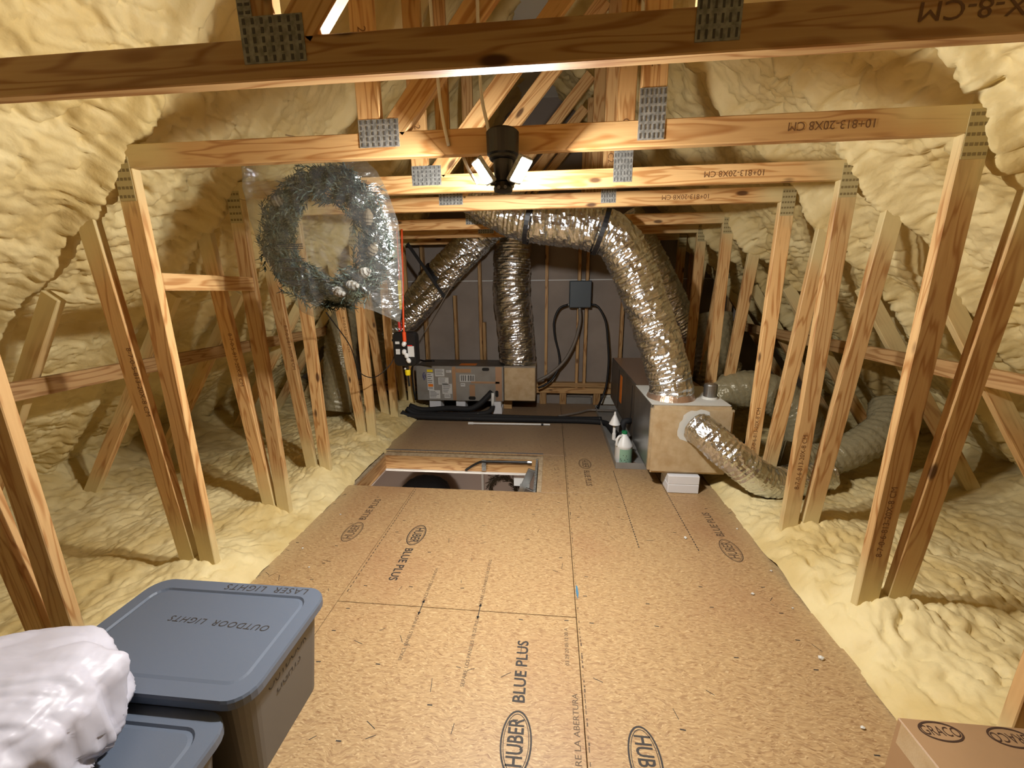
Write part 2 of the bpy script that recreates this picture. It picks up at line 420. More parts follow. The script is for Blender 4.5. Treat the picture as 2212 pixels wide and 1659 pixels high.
M['hallwall'] = mat('hall_wall_paint', rgb(190, 172, 160), .8)
M['halltrim'] = mat('white_trim_paint', rgb(232, 228, 222), .5)
M['cloth'] = mat('black_fabric', rgb(26, 24, 26), .9)
M['twig'] = mat('brown_twigs', rgb(74, 62, 44), .8)
M['needle'] = mat('pine_needles', rgb(34, 46, 36), .6, noise=(9, rgb(56, 68, 56), .4, .7))
M['frost'] = mat('frosted_cone', rgb(150, 146, 140), .8, noise=(60, rgb(96, 86, 74), .45, .6))
M['bin_dark'] = mat('dark_void', rgb(30, 26, 22), .9)
M['clearfilm'] = film_material('clear_plastic_film', rgb(178, 182, 182), .80, .13)
M['whitefilm'] = mat('white_bag_film', rgb(196, 194, 206), .42, spec=.4)
M['led'] = emit_material('led_panel_light', (1.0, .975, .93), LED_STRENGTH)
M['halllamp'] = emit_material('hall_lamp_light', (1, .93, .84), HALL_STRENGTH)
M['tapegrey'] = mat('grey_tape', rgb(78, 86, 96), .6)
M['mastic'] = mat('white_mastic', rgb(208, 206, 198), .7)
M['rust'] = mat('rusty_stain', rgb(110, 66, 34), .8)
M['blue'] = mat('blue_chalk', rgb(70, 120, 150), .7)
M['ply'] = mat('plywood_edge', rgb(178, 158, 128), .7, noise=(30, rgb(150, 128, 100), .4, .7))

# ------------------------------------------------------------------ large structure
TY = [1.07, 1.68, 2.29, 2.82, 3.675, 4.28, 4.88]     # front faces of the trusses in view
XL, XR, ZC = -1.755, 1.40, 2.047
FARY = 5.36
def roof_z(u): return 2.15-1.05*(u-1.57)

def ysamples():
    a = np.linspace(-4.32, .15, 60)[:-1]; b = np.concatenate([np.arange(.15, 3.2, .0108), np.arange(3.2, FARY+.02, .016)]); return np.concatenate([a, b])
def make_slope(name, side, seed, label):
    Y = ysamples(); U = np.concatenate([np.arange(0.0, 1.2, .02), np.arange(1.2, 3.85, .0078)])
    uu, yy = np.meshgrid(U, Y, indexing='ij')
    s = uu*1.45
    h = foam_h(s, yy, seed)
    ridge = np.zeros_like(h)
    for t in TY+[.46, -.15, -.76]:
        d = np.abs(yy-(t+.02)+.012*perlin(s*4, yy*0+t, seed+31))
        ridge = np.maximum(ridge, np.exp(-(d/.048)**4))
    # foam is thicker where it swallows the post tops
    knot = np.zeros_like(h)
    for t in TY:
        knot += .07*np.exp(-((uu-1.74)/.16)**2-((yy-t-.02)/.10)**2)
    off = -.085+h+ridge*.055+knot
    nx, nz = 1.05/1.45, 1/1.45            # outward/up normal of the slope (pointing up and out); interior is minus
    x = XC+side*(uu-off*nx); z = roof_z(uu)-off*nz
    V = np.stack([x, yy, z], -1)
    me = gridmesh(name, V, len(U), len(Y), flip=(side > 0)); tone(me, s, yy, seed)
    o = meshobj(name, me, M['foam'])
    return tag(o, label, kind='structure')
make_slope('wall_left', -1, 11, 'sloped roof side covered in cream spray foam, left of the walkway')
make_slope('wall_right', 1, 57, 'sloped roof side covered in cream spray foam, right of the walkway')

def make_eave(name, side, seed, x_in, label):
    Y = ysamples(); X = np.concatenate([np.arange(0, 1.3, .0105), np.arange(1.3, 2.25, .018)])
    xx, yy = np.meshgrid(X, Y, indexing='ij')
    edge = .03*perlin(yy*1.7, yy*0+seed, seed)+.018*perlin(yy*7, yy*0+3, seed+1)
    d = np.clip(xx-edge-.0, 0, 9)
    h = foam_h(xx, yy, seed+20)
    ramp = 1-np.exp(-(d/.085)**1.3)
    base = .05*ramp+.045*np.clip(d/.35, 0, 1)+.85*h*(1-np.exp(-(d/.035)**1.2))+.012*ramp
    for t in TY:
        base += .035*np.exp(-((xx-.27)/.13)**2-((yy-t-.02)/.1)**2)
    # the foam climbs into the roof corner
    base += .35*np.clip((xx-1.35)/.9, 0, 1)**2
    z = np.where(d <= 0, -.03, base+.004)
    x = (x_in+side*xx)
    me = gridmesh(name, np.stack([x, yy, z], -1), len(X), len(Y), flip=(side < 0)); tone(me, xx, yy, seed)
    o = meshobj(name, me, M['foam'])
    return tag(o, label, kind='structure')
make_eave('floor_left', -1, 101, -1.60, 'lumpy cream spray foam over the left eave floor beside the decking')
make_eave('floor_right', 1, 143, 1.27, 'lumpy cream spray foam over the right eave floor beside the decking')

# ridge gap closer, gable behind the camera, far gable
wn = MB().box(-4.1, 3.8, -4.36, -4.3, -.2, 3.95).build('wall_near', M['drywall']); tag(wn, kind='structure')
wf = MB().box(-4.1, 3.8, FARY, FARY+.013, -.1, 1.626).box(-4.1, 3.8, FARY, FARY+.013, 1.640, 3.95).box(-4.1, 3.8, FARY+.016, FARY+.04, -.1, 3.95).build('wall_far', M['drywall']); tag(wf, 'grey-brown drywall backing behind the far studs', kind='structure')
MB().box(-4.1, 3.8, FARY+.004, FARY+.0159, 1.6265, 1.6395).build('joint_strip', M['paper'], wf)

rc = MB().box(XC-.30, XC+.30, -4.3, FARY, 3.70, 3.9).build('ceiling_ridge', M['mastic']); tag(rc, 'foam filled ridge strip at the peak of the roof', kind='structure')

# ------------------------------------------------------------------ boards
def board(name, parent, p0, p1, wdt=.089, thk=.038, material=None, thick_axis=(0, 1, 0)):
    """p0,p1: ends of the centre line of the FRONT face; thickness runs along thick_axis from there"""
    p0 = Vector(p0); p1 = Vector(p1); L = (p1-p0).length; x = (p1-p0).normalized(); y = Vector(thick_axis).normalized()
    y = (y-y.dot(x)*x).normalized(); z = x.cross(y)
    mw = Matrix((x, y, z)).transposed().to_4x4(); mw.translation = (p0+p1)/2+y*thk/2
    mb = MB().box(-L/2, L/2, -thk/2, thk/2, -wdt/2, wdt/2, ch=.003)
    return mb.build(name, material or M['wood'], parent, mw)

_PLATE = {}
def plate(parent, x0, x1, z0, z1, y, rows, cols, vertical=False, sprayed=False):
    key = (sprayed, round(x1-x0, 3), round(z1-z0, 3), rows, cols, vertical)
    if key not in _PLATE:
        w_, h_ = x1-x0, z1-z0
        p = MB().box(-w_/2, w_/2, -.0015, 0, -h_/2, h_/2).mesh('connector_plate'); p.materials.append(M['sprayplate' if sprayed else 'galv'])
        t = MB()
        for i in range(cols):
            for j in range(rows):
                cx = -w_/2+(i+.5)*w_/cols; cz = -h_/2+(j+.5)*h_/rows
                cw, chh = (w_/cols*.30, h_/rows*.62) if vertical else (w_/cols*.66, h_/rows*.34)
                t.box(cx-cw/2, cx+cw/2, -.0024, -.0014, cz-chh/2, cz+chh/2)
        t = t.mesh('plate_teeth'); t.materials.append(M['sprayslot' if sprayed else 'slot'])
        _PLATE[key] = (p, t)
    p, t = _PLATE[key]; mw = Matrix.Translation(((x0+x1)/2, y, (z0+z1)/2))
    po = put(bpy.data.objects.new('connector_plate', p), parent, mw)
    tag(put(bpy.data.objects.new('plate_teeth', t), po, mw), kind='stuff'); return po
def stamp(parent, body, size, mw, mt=None, sx=1.0):
    mb = MB(); add_text(mb, body, size, Matrix.Identity(4), sx=sx)
    return tag(mb.build('printed_stamp', mt or M['stampink'], parent, mw), kind='stuff')

TRUSS_LABELS = [
 'roof truss nearest the camera, its dark collar beam across the top of the view',
 'second roof truss from the camera, with the work light fixed to its collar beam',
 'third roof truss from the camera, directly behind the work light',
 'fourth roof truss from the camera, standing at the near edge of the floor hatch',
 'fifth roof truss from the camera, just beyond the hatch, carrying the duct straps',
 'second to last roof truss before the far drywall',
 'last roof truss before the far drywall, above the grey air handler']
TR = []
def make_truss(i, y):
    t = thing('roof_truss', TRUSS_LABELS[i], 'roof truss', (XC, y, 0), 'roof trusses along the attic')
    x0, x1 = XL-.089, XR+.089
    cb = board('collar_beam', t, (x0+.0, y, ZC+.0445), (x1, y, ZC+.0445))
    pl = board('post', t, (XL-.0445, y, -.05), (XL-.0445, y, ZC))
    pr = board('post', t, (XR+.0445, y, -.05), (XR+.0445, y, ZC))
    jl = random.uniform(-.01, .01)
    wl = board('web', t, (-1.895+jl, y, -.05), (-2.046+jl, y, 2.08))
    wr = board('web', t, (1.545-jl, y, -.05), (1.696-jl, y, 2.08))
    board('outer_web', t, (-3.38, y, -.02), (-2.31, y, 1.53)); board('outer_web', t, (3.05, y, -.02), (1.98, y, 1.53))
    board('upright', t, (-.712, y, ZC+.089), (-.712, y, 3.25)); board('upright', t, (.355, y, ZC+.089), (.355, y, 3.25))
    board('diagonal_web', t, (-.615, y, ZC+.10), (.285, y, 3.17))
    # connector plates
    plate(t, -.755, -.595, 2.083, 2.18, y, 5, 7, vertical=True)
    plate(t, .305, .40, 2.068, 2.236, y, 6, 6, vertical=True)
    plate(t, XR+.005, XR+.085, 1.965, 2.12, y, 5, 5, sprayed=True); plate(t, XL-.085, XL-.01, 1.92, 2.09, y, 5, 4, sprayed=True)
    if i == 0: plate(t, -.755, -.72, 2.18, 2.23, y, 3, 2)
    # mill stamps
    if i == 0: stamp(t, '20X-8-CM', .05, front(.885, y-.0008, 2.098, 180), sx=1.25)
    if 1 <= i <= 3:
        stamp(t, '10+813-20X8 CM', .040, front(1.04-.07*i, y-.0008, 2.092, 180), sx=1.0)
    if i <= 4:
        stamp(t, '8-7-0-6-813-20X-8 CM', .036, front(XR+.045, y-.0008, .55, 90))
        stamp(wl, '8-7-0-5-813-20X-8 CM', .036, front(-1.957, y-.0008, 1.12, -86))
    stamp(t, '2-3-1-2', .045, front(-.712, y-.0008, 2.42, -90)); stamp(t, 'C2', .05, front(.355, y-.0008, 2.33, -90))
    TR.append(t)
for i, y in enumerate(TY): make_truss(i, y)

# lateral braces nailed across the outer webs, blocking between the left posts
def single_board(name, label, cat, p0, p1, group=None, **k):
    o = board(name, None, p0, p1, **k); return tag(o, label, cat, group)
single_board('lateral_brace', 'long lateral brace across the outer webs in the left eave', 'brace', (-2.50, .9, 1.09), (-2.50, 5.3, 1.09), thick_axis=(-1, 0, 0), material=M['stud'])
single_board('lateral_brace', 'long lateral brace across the outer webs in the right eave', 'brace', (2.15, .9, 1.09), (2.15, 5.3, 1.09), thick_axis=(1, 0, 0), material=M['stud'])
single_board('blocking_board', 'short pale block nailed level between two left posts beside the wreath bag', 'board', (XL, 1.719, 1.586), (XL, 2.289, 1.580), wdt=.078, thick_axis=(-1, 0, 0))

# ------------------------------------------------------------------ far wall framing
for k, (x, z0, z1) in enumerate(((-1.95, .21, 2.9), (-1.68, .21, 2.5), (-1.27, .21, 1.45), (-.93, .21, 2.3), (-.885, .21, 1.1), (-.49, .21, 2.3), (-.066, .21, 2.3), (.345, .21, 2.3), (.445, .21, 2.3), (.90, .21, 2.3), (1.28, .21, 2.3), (1.7, .21, 2.2), (2.2, .21, 1.7), (-2.5, .21, 1.6))):
    board('stud', wf, (x, FARY-.089, z0), (x, FARY-.089, z1), wdt=.038, thk=.088, material=M['stud'])
board('wall_plate', wf, (-2.9, FARY-.095, .265), (2.7, FARY-.095, .265), wdt=.06, thk=.09, material=M['stud'])
board('wall_plate', wf, (-2.9, FARY-.10, .190), (2.7, FARY-.10, .190), wdt=.075, thk=.09, material=M['stud'])
for x in (-.1, .17, .62, 1.2):
    board('cripple_stud', wf, (x, FARY-.095, -.05), (x, FARY-.095, .152), wdt=.09, thk=.09, material=M['stud'])
board('top_plate', wf, (-2.0, FARY-.09, 2.18), (1.7, FARY-.09, 2.18), wdt=.10, thk=.09, material=M['stud'])
MB().box(.22, .55, FARY-.06, FARY-.01, -.02, .09).build('blocking', M['sheet'], wf)
fb = MB().box(.68, 1.0, FARY-.10, FARY-.01, -.02, .13, ch=.03).build('insulation_batt', M['mastic'], wf)

# ------------------------------------------------------------------ floor
floor = thing('floor', 'brown strand board decking down the middle of the attic', loc=(XC, 2, 0), kind='structure')
HX0, HX1, HY0, HY1 = -1.655, -.06, 2.83, 3.55
panels = {'a': (-1.72, -1.068, -1.6, HY0), 'b': (-1.065, .138, -.807, 1.632), 'k': (-1.065, .138, -3.25, -.81), 'l': (-1.72, -1.068, -4.3, -1.603), 'm': (.141, 1.39, -4.3, -2.04), 'c': (-1.065, .138, 1.635, HY0), 'd': (HX1, .138, HY0+.003, HY1), 'e': (-1.72, .138, HY1+.003, 4.415),
          'f': (.141, 1.39, -2.037, .40), 'g': (.141, 1.39, .403, 2.848), 'h': (.141, 1.39, 2.851, 5.30), 'i': (-1.72, .138, 4.418, 5.30), 'j': (-1.9, HX0, HY0+.003, HY1)}
PAN = {k: MB().box(v[0], v[1], v[2], v[3], -.018, 0, ch=.0015).build('floor_panel', M['osb'], floor) for k, v in panels.items()}
def logo(pk, x, y, away=True, s=1.0, mt=None):
    """oval maker's mark plus the words, running along the attic"""
    mt = mt or M['ink']; d = 90 if away else -90; sg = 1 if away else -1
    mb = MB(); A = flat(x, y, .0006, d)
    add_ring(mb, .108*s, .056*s, .0065*s, A); add_ring(mb, .096*s, .046*s, .0025*s, A)
    add_text(mb, 'HUBER', .072*s, A, sx=.70, sy=1.12, bold=.014)
    add_text(mb, 'BLUE PLUS', .068*s, flat(x, y+sg*.275*s, .0006, d), sx=.86, spacing=1.02, bold=.018)
    return mb.build('printed_logo', mt, PAN[pk])
logo('b', -.103, 1.065, True); logo('g', .335, 1.05, False); logo('c', -.847, 2.215, False); logo('a', -1.279, 2.215, True, 1.0, M['fadedink'])
logo('g', 1.092, 2.222, True, 1.0, M['fadedink']); logo('h', .318, 3.38, False, 1.0, M['fadedink'])
def line(pk, body, size, x, y, rot=90, mt=None):
    mb = MB(); add_text(mb, body, size, flat(x, y, .0006, rot)); return mb.build('printed_line', mt or M['fadedink'], PAN[pk])
line('b', 'SEPARE LOS PANELES 1/8 DE PULG', .023, -.334, 1.42); line('c', 'SEPARE LOS PANELES 1/8 DE PULG', .023, -.334, 1.84)
line('b', 'SPACE PANELS 1/8 INCH', .023, -.626, 1.46); line('c', 'SPACE PANELS 1/8 INCH', .023, -.626, 1.79)
line('b', '03 29 20 05:12 00 A', .023, .088, 1.47); line('b', 'CIERRE LA ABERTURA', .032, .112, 1.10)
for pk, x in (('b', -.334), ('b', -.626)):
    mb = MB().box(x-.002, x+.002, 1.585, 1.675, .0002, .0007)
    for sg in (-1, 1): mb.add([(x-.008, 1.63+sg*.03, .0007), (x+.008, 1.63+sg*.03, .0007), (x, 1.63+sg*.05, .0007)], [(0, 1, 2)])
    mb.build('printed_arrow', M['ink'], PAN['c'])
mbx = MB()
for y in np.arange(1.70, 2.8, .031): mbx.box(-1.052, -1.046, y, y+.017, .0002, .0006)
mbx.build('printed_line', M['fadedink'], PAN['c'])
mbx = MB()
for y in np.arange(.95, 5.2, .021):
    if random.random() < .7: mbx.box(.148, .150+.005*random.random(), y, y+.006+.012*random.random(), .0002, .0006)
mbx.build('printed_line', M['fadedink'], PAN['g'])
# fastener marks, one joined part per panel
for pk, v in panels.items():
    mb = MB(); rnd = random.Random(pk)
    for xk in (-1.58, -1.3, -.98, -.72, -.44, -.12, .08, .20, .50, .80, 1.12):
        for y in np.arange(1.0, 4.3, .152):
            yy = y+rnd.uniform(-.02, .02); xx = xk+rnd.uniform(-.012, .012)
            if v[0]+.02 < xx < v[1]-.02 and v[2]+.02 < yy < v[3]-.02 and rnd.random() < .5:
                a = rnd.uniform(-.12, .12)
                mb.add([(-.010, -.0022, .0007), (.010, -.0022, .0007), (.010, .0022, .0007), (-.010, .0022, .0007)], [(0, 1, 2, 3)], Matrix.Translation((xx, yy, 0)) @ Matrix.Rotation(a, 4, 'Z'))
    for _ in range(14):
        xx = rnd.uniform(v[0]+.05, v[1]-.05); yy = rnd.uniform(max(v[2], .9)+.05, max(v[3]-.05, 1.0))
        if yy < v[3]-.03:
            a = rnd.uniform(0, 3); l = rnd.uniform(.008, .03)
            mb.add([(-l, -.001, .0007), (l, -.001, .0007), (l, .0012, .0007), (-l, .0012, .0007)], [(0, 1, 2, 3)], Matrix.Translation((xx, yy, 0)) @ Matrix.Rotation(a, 4, 'Z'))
    if mb.f: tag(mb.build('fastener_marks', M['ink'], PAN[pk]), kind='stuff')
MB().add([(.146, 1.80, .0008), (.154, 1.75, .0008), (.160, 1.79, .0008), (.157, 1.84, .0008), (.149, 1.85, .0008)], [(0, 1, 2, 3, 4)]).build('blue_mark', M['blue'], PAN['g'])
MB().box(-1.63, -.06, HY1+.012, HY1+.028, .0003, .0012).build('seam_tape', M['tapegrey'], PAN['e'])
# panel joint strings across the far deck
for x in (.55, .90):
    mbx = MB()
    for y in np.arange(2.2, 3.25, .026): mbx.box(x-.003, x+.003, y, y+.016, .0002, .0006)
    mbx.build('printed_line', M['ink'], PAN['g'])

# ------------------------------------------------------------------ hatch shaft, hall below
hf = thing('hatch_frame', 'plywood and lumber lining of the floor hatch opening', 'hatch frame', (HX1, HY1, -.17))
board('board', hf, (HX0+.02, HY1-.045, -.105), (HX1-.02, HY1-.045, -.105), wdt=.14, thk=.038, material=M['stud'])
board('board', hf, (HX0+.06, HY0, -.105), (HX0+.06, HY1-.045, -.105), wdt=.14, thk=.038, material=M['stud'], thick_axis=(-1, 0, 0))
board('board', hf, (HX1-.035, HY0, -.105), (HX1-.035, HY1-.045, -.105), wdt=.14, thk=.038, material=M['stud'], thick_axis=(1, 0, 0))
board('board', hf, (HX0+.02, HY0-.0, -.105), (HX1-.02, HY0-.0, -.105), wdt=.14, thk=.038, material=M['stud'], thick_axis=(0, -1, 0))
MB().box(HX0, HX1, HY1-.046, HY1-.001, -.034, -.019).build('ledge', M['ply'], hf)
MB().box(HX0, HX0+.062, HY0, HY1-.047, -.034, -.019).build('ledge', M['ply'], hf)
MB().box(HX1-.036, HX1, HY0, HY1-.047, -.012, .004).build('ledge', M['ply'], hf)
MB().box(HX0+.06, HX1-.035, HY1-.062, HY1-.046, -.19, -.172).build('casing', M['halltrim'], hf)
cbx = MB().box(-4, HX0+.05, -1, 5.2, -.2, -.185).box(HX1-.03, 1.6, -1, 5.2, -.2, -.185).box(HX0+.05, HX1-.03, -1, HY0, -.2, -.185).box(HX0+.05, HX1-.03, HY1-.046, 5.2, -.2, -.185)
tag(cbx.build('ceiling', M['hallwall']), 'hall ceiling under the attic decking', kind='structure')
tag(MB().box(-4, 1.6, 5.0, 5.06, -2.75, -.2).build('wall_hall_end', M['hallwall']), 'beige hall wall seen down through the hatch', kind='structure')
tag(MB().box(-4, -3.95, .6, 5.0, -2.75, -.2).build('wall_hall_left', M['hallwall']), kind='structure')
tag(MB().box(1.5, 1.55, .6, 5.0, -2.75, -.2).build('wall_hall_right', M['hallwall']), kind='structure')
tag(MB().box(-4, 1.6, .55, .6, -2.75, -.2).build('wall_hall_near', M['hallwall']), kind='structure')
tag(MB().box(-4, 1.6, .55, 5.06, -2.8, -2.75).build('floor_hall', M['osb']), kind='structure')
tag(MB().box(-.925, -.895, 4.975, 5.0, -2.75, -.2).build('trim_1', M['halltrim']), 'white upright trim on the hall wall below the hatch', kind='structure')
hl = thing('hall_lamp', 'round flush ceiling lamp of the hall below the hatch', 'ceiling lamp', (-1.2, 2.6, -.2))
MB().lathe([(.17, -.03), (.17, 0)], 24, Matrix.Translation((-1.2, 2.4, -.2))).build('rim', M['white'], hl)
MB().lathe([(.09, -.082), (.155, -.031)], 10, Matrix.Translation((-1.2, 2.4, -.2))).build('diffuser', M['halllamp'], hl)

# hall wreath of twigs
def twig_wreath(cx, y, cz, r):
    t = thing('twig_wreath', 'dark twig wreath on the hall wall, seen down through the hatch', 'wreath', (cx, y, cz))
    rnd = random.Random(3); mb = MB()
    for k in range(240):
        a = rnd.uniform(0, 2*math.pi); rr = r*rnd.uniform(.72, 1.08)
        p = Vector((cx+rr*math.cos(a), y-rnd.uniform(.01, .07), cz+rr*math.sin(a)))
        d = Vector((-math.sin(a)+rnd.uniform(-.9, .9), rnd.uniform(-.35, .1), math.cos(a)+rnd.uniform(-.9, .9))).normalized()*rnd.uniform(.04, .09)
        q = p+d; q.y = min(q.y, y-.004)
        mb.tube([p, (p+q)/2+Vector((0, -.006, 0)), q], rnd.uniform(.0025, .006), 4)
    mb.build('twigs', M['twig'], t)
    mb = MB().tube([(cx+.85*r*math.cos(a), y-.03, cz+.85*r*math.sin(a)) for a in np.linspace(0, 2*math.pi, 30)], .016, 6); mb.build('ring', M['twig'], t)
twig_wreath(-.625, 4.999, -1.14, .2)
def draped():
    t = Matrix.Translation((-1.56, 4.5, -2.75)); mb = MB(); n = 36; prof = [(.34, 0), (.36, .5), (.38, 1.1), (.37, 1.5), (.345, 1.72), (.29, 1.85), (.2, 1.935), (.09, 1.965), (.01, 1.97)]
    mb.lathe(prof, n, t)
    v = []
    for p in mb.v:
        a = math.atan2(p[1]-4.5, p[0]+1.56); k = 1+.05*math.sin(5*a+p[2]*3)+.03*math.sin(11*a)
        v.append((-1.56+(p[0]+1.56)*k, 4.5+(p[1]-4.5)*k*.85, p[2]))
    mb.v = v; tag(mb.build('draped_bundle', M['cloth'], smooth=True), 'black rounded draped bundle in the hall, seen down through the hatch', 'bundle')
draped()

# folding ladder in the hatch
ld = thing('attic_ladder', 'metal folding attic ladder with black spring arm at the hatch', 'ladder', (-.2, 3.4, -.2))
MB().tube([(-.20, 3.485, -.052), (-.62, 3.485, -.058)], .013, 10).build('spring', M['black'], ld)
MB().tube(crom([(-.62, 3.485, -.058), (-.66, 3.485, -.066), (-.73, 3.485, -.105), (-.80, 3.485, -.155)], .03), .011, 8).build('arm', M['black'], ld)
MB().cyl((-.205, 3.485, -.052), (-.165, 3.485, -.052), .016, 10).build('spring_end', M['silver'], ld)
MB().box(-.64, -.60, 3.478, 3.495, -.15, -.045).build('bracket', M['galv'], ld)
for s in (3.05, 3.42):
    a, b_ = Vector((-.16, s, -.10)), Vector((-.52, s, -.95)); 
    board('rail', ld, a, b_, wdt=.07, thk=.022, material=M['silver'])
for k in range(4):
    f_ = .18+.22*k; px = -.16-.36*f_; pz = -.10-.85*f_
    MB().box(px-.045, px+.045, 3.072, 3.42, pz-.012, pz+.012).build('tread', M['silver'], ld)
MB().box(-.125, -.105, HY0+.01, HY1-.06, -.15, -.02).build('side_channel', M['galv'], ld)
mb = MB().box(-.33, -.20, 3.43, 3.434, -.27, -.19).build('paper_label', M['paper'], ld)

# ------------------------------------------------------------------ work light
def work_light():
    cx, cy = -.186, 1.618
    t = thing('work_light', 'bright folding LED work light under a black ceiling box on the collar beam', 'work light', (cx, cy, 2.09))
    T = Matrix.Translation((cx, cy, 0))
    MB().lathe([(.052, 2.015), (.058, 2.02), (.060, 2.092), (.052, 2.100)], 28, T).build('ceiling_box', M['black'], t, smooth=False)
    MB().lathe([(.046, 2.002), (.050, 2.006), (.050, 2.015)], 28, T).build('lamp_holder', M['black'], t)
    MB().lathe([(.018, 1.925), (.030, 1.930), (.034, 1.965), (.036, 2.002)], 24, T).build('housing', M['black'], t)
    MB().lathe([(.020, 1.892), (.034, 1.896), (.036, 1.906), (.030, 1.925)], 24, T).build('hub', M['black'], t)
    for az in (90, 212, 328):
        a = math.radians(az); d = Vector((math.cos(a), math.sin(a), 0)); p0 = Vector((cx, cy, 1.922))+d*.052
        up = (d*.64+Vector((0, 0, .77))).normalized(); nrm = (d*.77-Vector((0, 0, .64))).normalized(); side = up.cross(nrm)
        mw = Matrix((side, up, nrm)).transposed().to_4x4(); mw.translation = p0
        wing = MB().box(-.036, .036, -.004, .092, -.012, .004, ch=.003).build('wing', M['galv'], t, mw)
        MB().add([(-.031, .006, .0045), (.031, .006, .0045), (.031, .084, .0045), (-.031, .084, .0045)], [(0, 1, 2, 3)]).build('led_face', M['led'], wing, mw)
        MB().cyl(p0-d*.03, p0-d*.002-up*.002, .009, 10).build('hinge', M['black'], wing)
    for s in (-1, 1):
        MB().cyl((cx+s*.012, cy-.034, 1.905), (cx+s*.012, cy-.040, 1.903), .006, 10).build('screw', M['silver'], t)
work_light()
def cable(name, label, pts, r, material, step=.03, n=8, cat='cable', group=None):
    o = MB().tube(crom(pts, step), r, n).build(name, material, None, smooth=True); return tag(o, label, cat, group)
cable('electrical_cable', 'white cable hanging down to the collar beam left of the work light', [(-.44, 1.70, 3.30), (-.445, 1.672, 2.6), (-.43, 1.668, 2.30), (-.418, 1.668, 2.17), (-.40, 1.670, 2.075)], .0065, M['cable'])
cable('electrical_cable', 'white cable running into the black ceiling box of the work light', [(-.27, 1.70, 3.3), (-.275, 1.672, 2.6), (-.27, 1.665, 2.27), (-.25, 1.655, 2.15), (-.236, 1.64, 2.085)], .0065, M['cable'])

cable('electrical_cable', 'short white cable end dangling behind the collar beam left of the work light', [(-.36, 1.735, 2.06), (-.345, 1.74, 2.02), (-.325, 1.74, 1.985), (-.305, 1.742, 1.955)], .0065, M['cable'])

# ------------------------------------------------------------------ ducts
def duct(name, label, pts, r, material, seed=1, rib=.034, amp=.009, n=44, cat='duct', group=None, ends=None, step=.014, flatshade=True):
    P = crom(pts, step); m = len(P); s = np.cumsum([0]+[(P[i+1]-P[i]).length for i in range(m-1)])
    th = np.arange(n)/n*2*np.pi
    S_, T_ = np.meshgrid(s, th, indexing='ij')
    c, d = np.cos(T_), np.sin(T_)
    nz = amp*perlin(S_*9+2*c, 3*d+seed+S_*3, seed)+amp*.9*perlin(S_*28+2.5*c, 4.5*d+seed*2, seed+1)+amp*.7*np.abs(perlin(S_*16+4*c, 6*d, seed+2))
    R = r+nz+.0035*np.sin(2*np.pi*S_/rib)
    mb = MB(); mb.tube(P, r, n, True, lambda k, i: R[k, i])
    o = mb.build(name, material, None, smooth=not flatshade)
    tag(o, label, cat, group); return o, P
DG = 'foil insulated ducts'
d1, P1 = duct('foil_duct', 'big silver foil duct rising from the right plenum and bending left under the beams', [(.96, 3.21, .68), (.95, 3.22, .80), (.86, 3.26, 1.10), (.72, 3.29, 1.45), (.60, 3.30, 1.72), (.47, 3.30, 1.91), (.28, 3.30, 1.985), (.05, 3.30, 2.02), (-.20, 3.30, 2.06), (-.42, 3.34, 2.15), (-.65, 3.38, 2.30)], .163, M['foil'], 3, group=DG)
d2, P2 = duct('foil_duct', 'upright silver foil duct standing on the grey air handler box', [(-.42, 5.02, .615), (-.42, 5.02, .72), (-.45, 5.02, 1.1), (-.49, 5.03, 1.5), (-.475, 5.05, 1.95), (-.47, 5.08, 2.5)], .222, M['foil'], 8, group=DG)
d3, P3 = duct('foil_duct', 'slanting silver foil duct held by a black strap left of the upright duct', [(-1.85, 4.72, 1.10), (-1.60, 4.70, 1.34), (-1.30, 4.68, 1.66), (-1.0, 4.66, 1.93), (-.75, 4.64, 2.16), (-.55, 4.62, 2.35)], .178, M['foil'], 13, group=DG)
d4, P4 = duct('foil_duct', 'thinner brown-grey foil duct slanting just below the strapped duct', [(-1.92, 4.58, .98), (-1.62, 4.56, 1.22), (-1.32, 4.55, 1.49), (-1.02, 4.56, 1.78), (-.82, 4.60, 1.98), (-.7, 4.72, 2.16)], .095, M['foil'], 21, group=DG)
d5, P5 = duct('foil_duct', 'shaded foil duct slanting down behind the right posts', [(.80, 4.66, 2.30), (.98, 4.62, 1.98), (1.22, 4.60, 1.56), (1.42, 4.60, 1.22), (1.75, 4.6, .85), (2.0, 4.6, .6)], .14, M['foil'], 29, group=DG)
d6, P6 = duct('foil_duct', 'short silver duct leaving the plenum front and dropping into the right eave', [(1.08, 2.925, .53), (1.13, 2.84, .50), (1.25, 2.76, .40), (1.40, 2.73, .28), (1.55, 2.76, .19), (1.72, 2.82, .17), (2.0, 2.9, .2)], .116, M['foil'], 33, amp=.006, group=DG)
EG = 'grey sleeved ducts in the eaves'
duct('sleeved_duct', 'grey plastic sleeved duct hanging in the left eave', [(-2.30, 4.75, 2.0), (-2.36, 4.60, 1.55), (-2.40, 4.42, 1.1), (-2.40, 4.30, .72), (-2.40, 4.22, .42), (-2.42, 4.15, .2)], .17, M['greyfilm'], 41, rib=.05, amp=.008, group=EG, flatshade=False)
duct('sleeved_duct', 'grey plastic sleeved duct curving up to the roof in the left eave', [(-2.05, 5.05, 1.95), (-2.15, 5.0, 1.4), (-2.2, 4.9, .9), (-2.25, 4.85, .4)], .12, M['greyfilm'], 43, rib=.05, amp=.008, group=EG, flatshade=False)
duct('sleeved_duct', 'grey plastic sleeved duct looping down behind the right posts', [(1.42, 3.75, .40), (1.62, 3.72, .60), (1.90, 3.66, .62), (2.12, 3.58, .48), (2.2, 3.5, .25), (2.2, 3.42, .12)], .17, M['greyfilm'], 47, rib=.045, amp=.008, group=EG, flatshade=False)
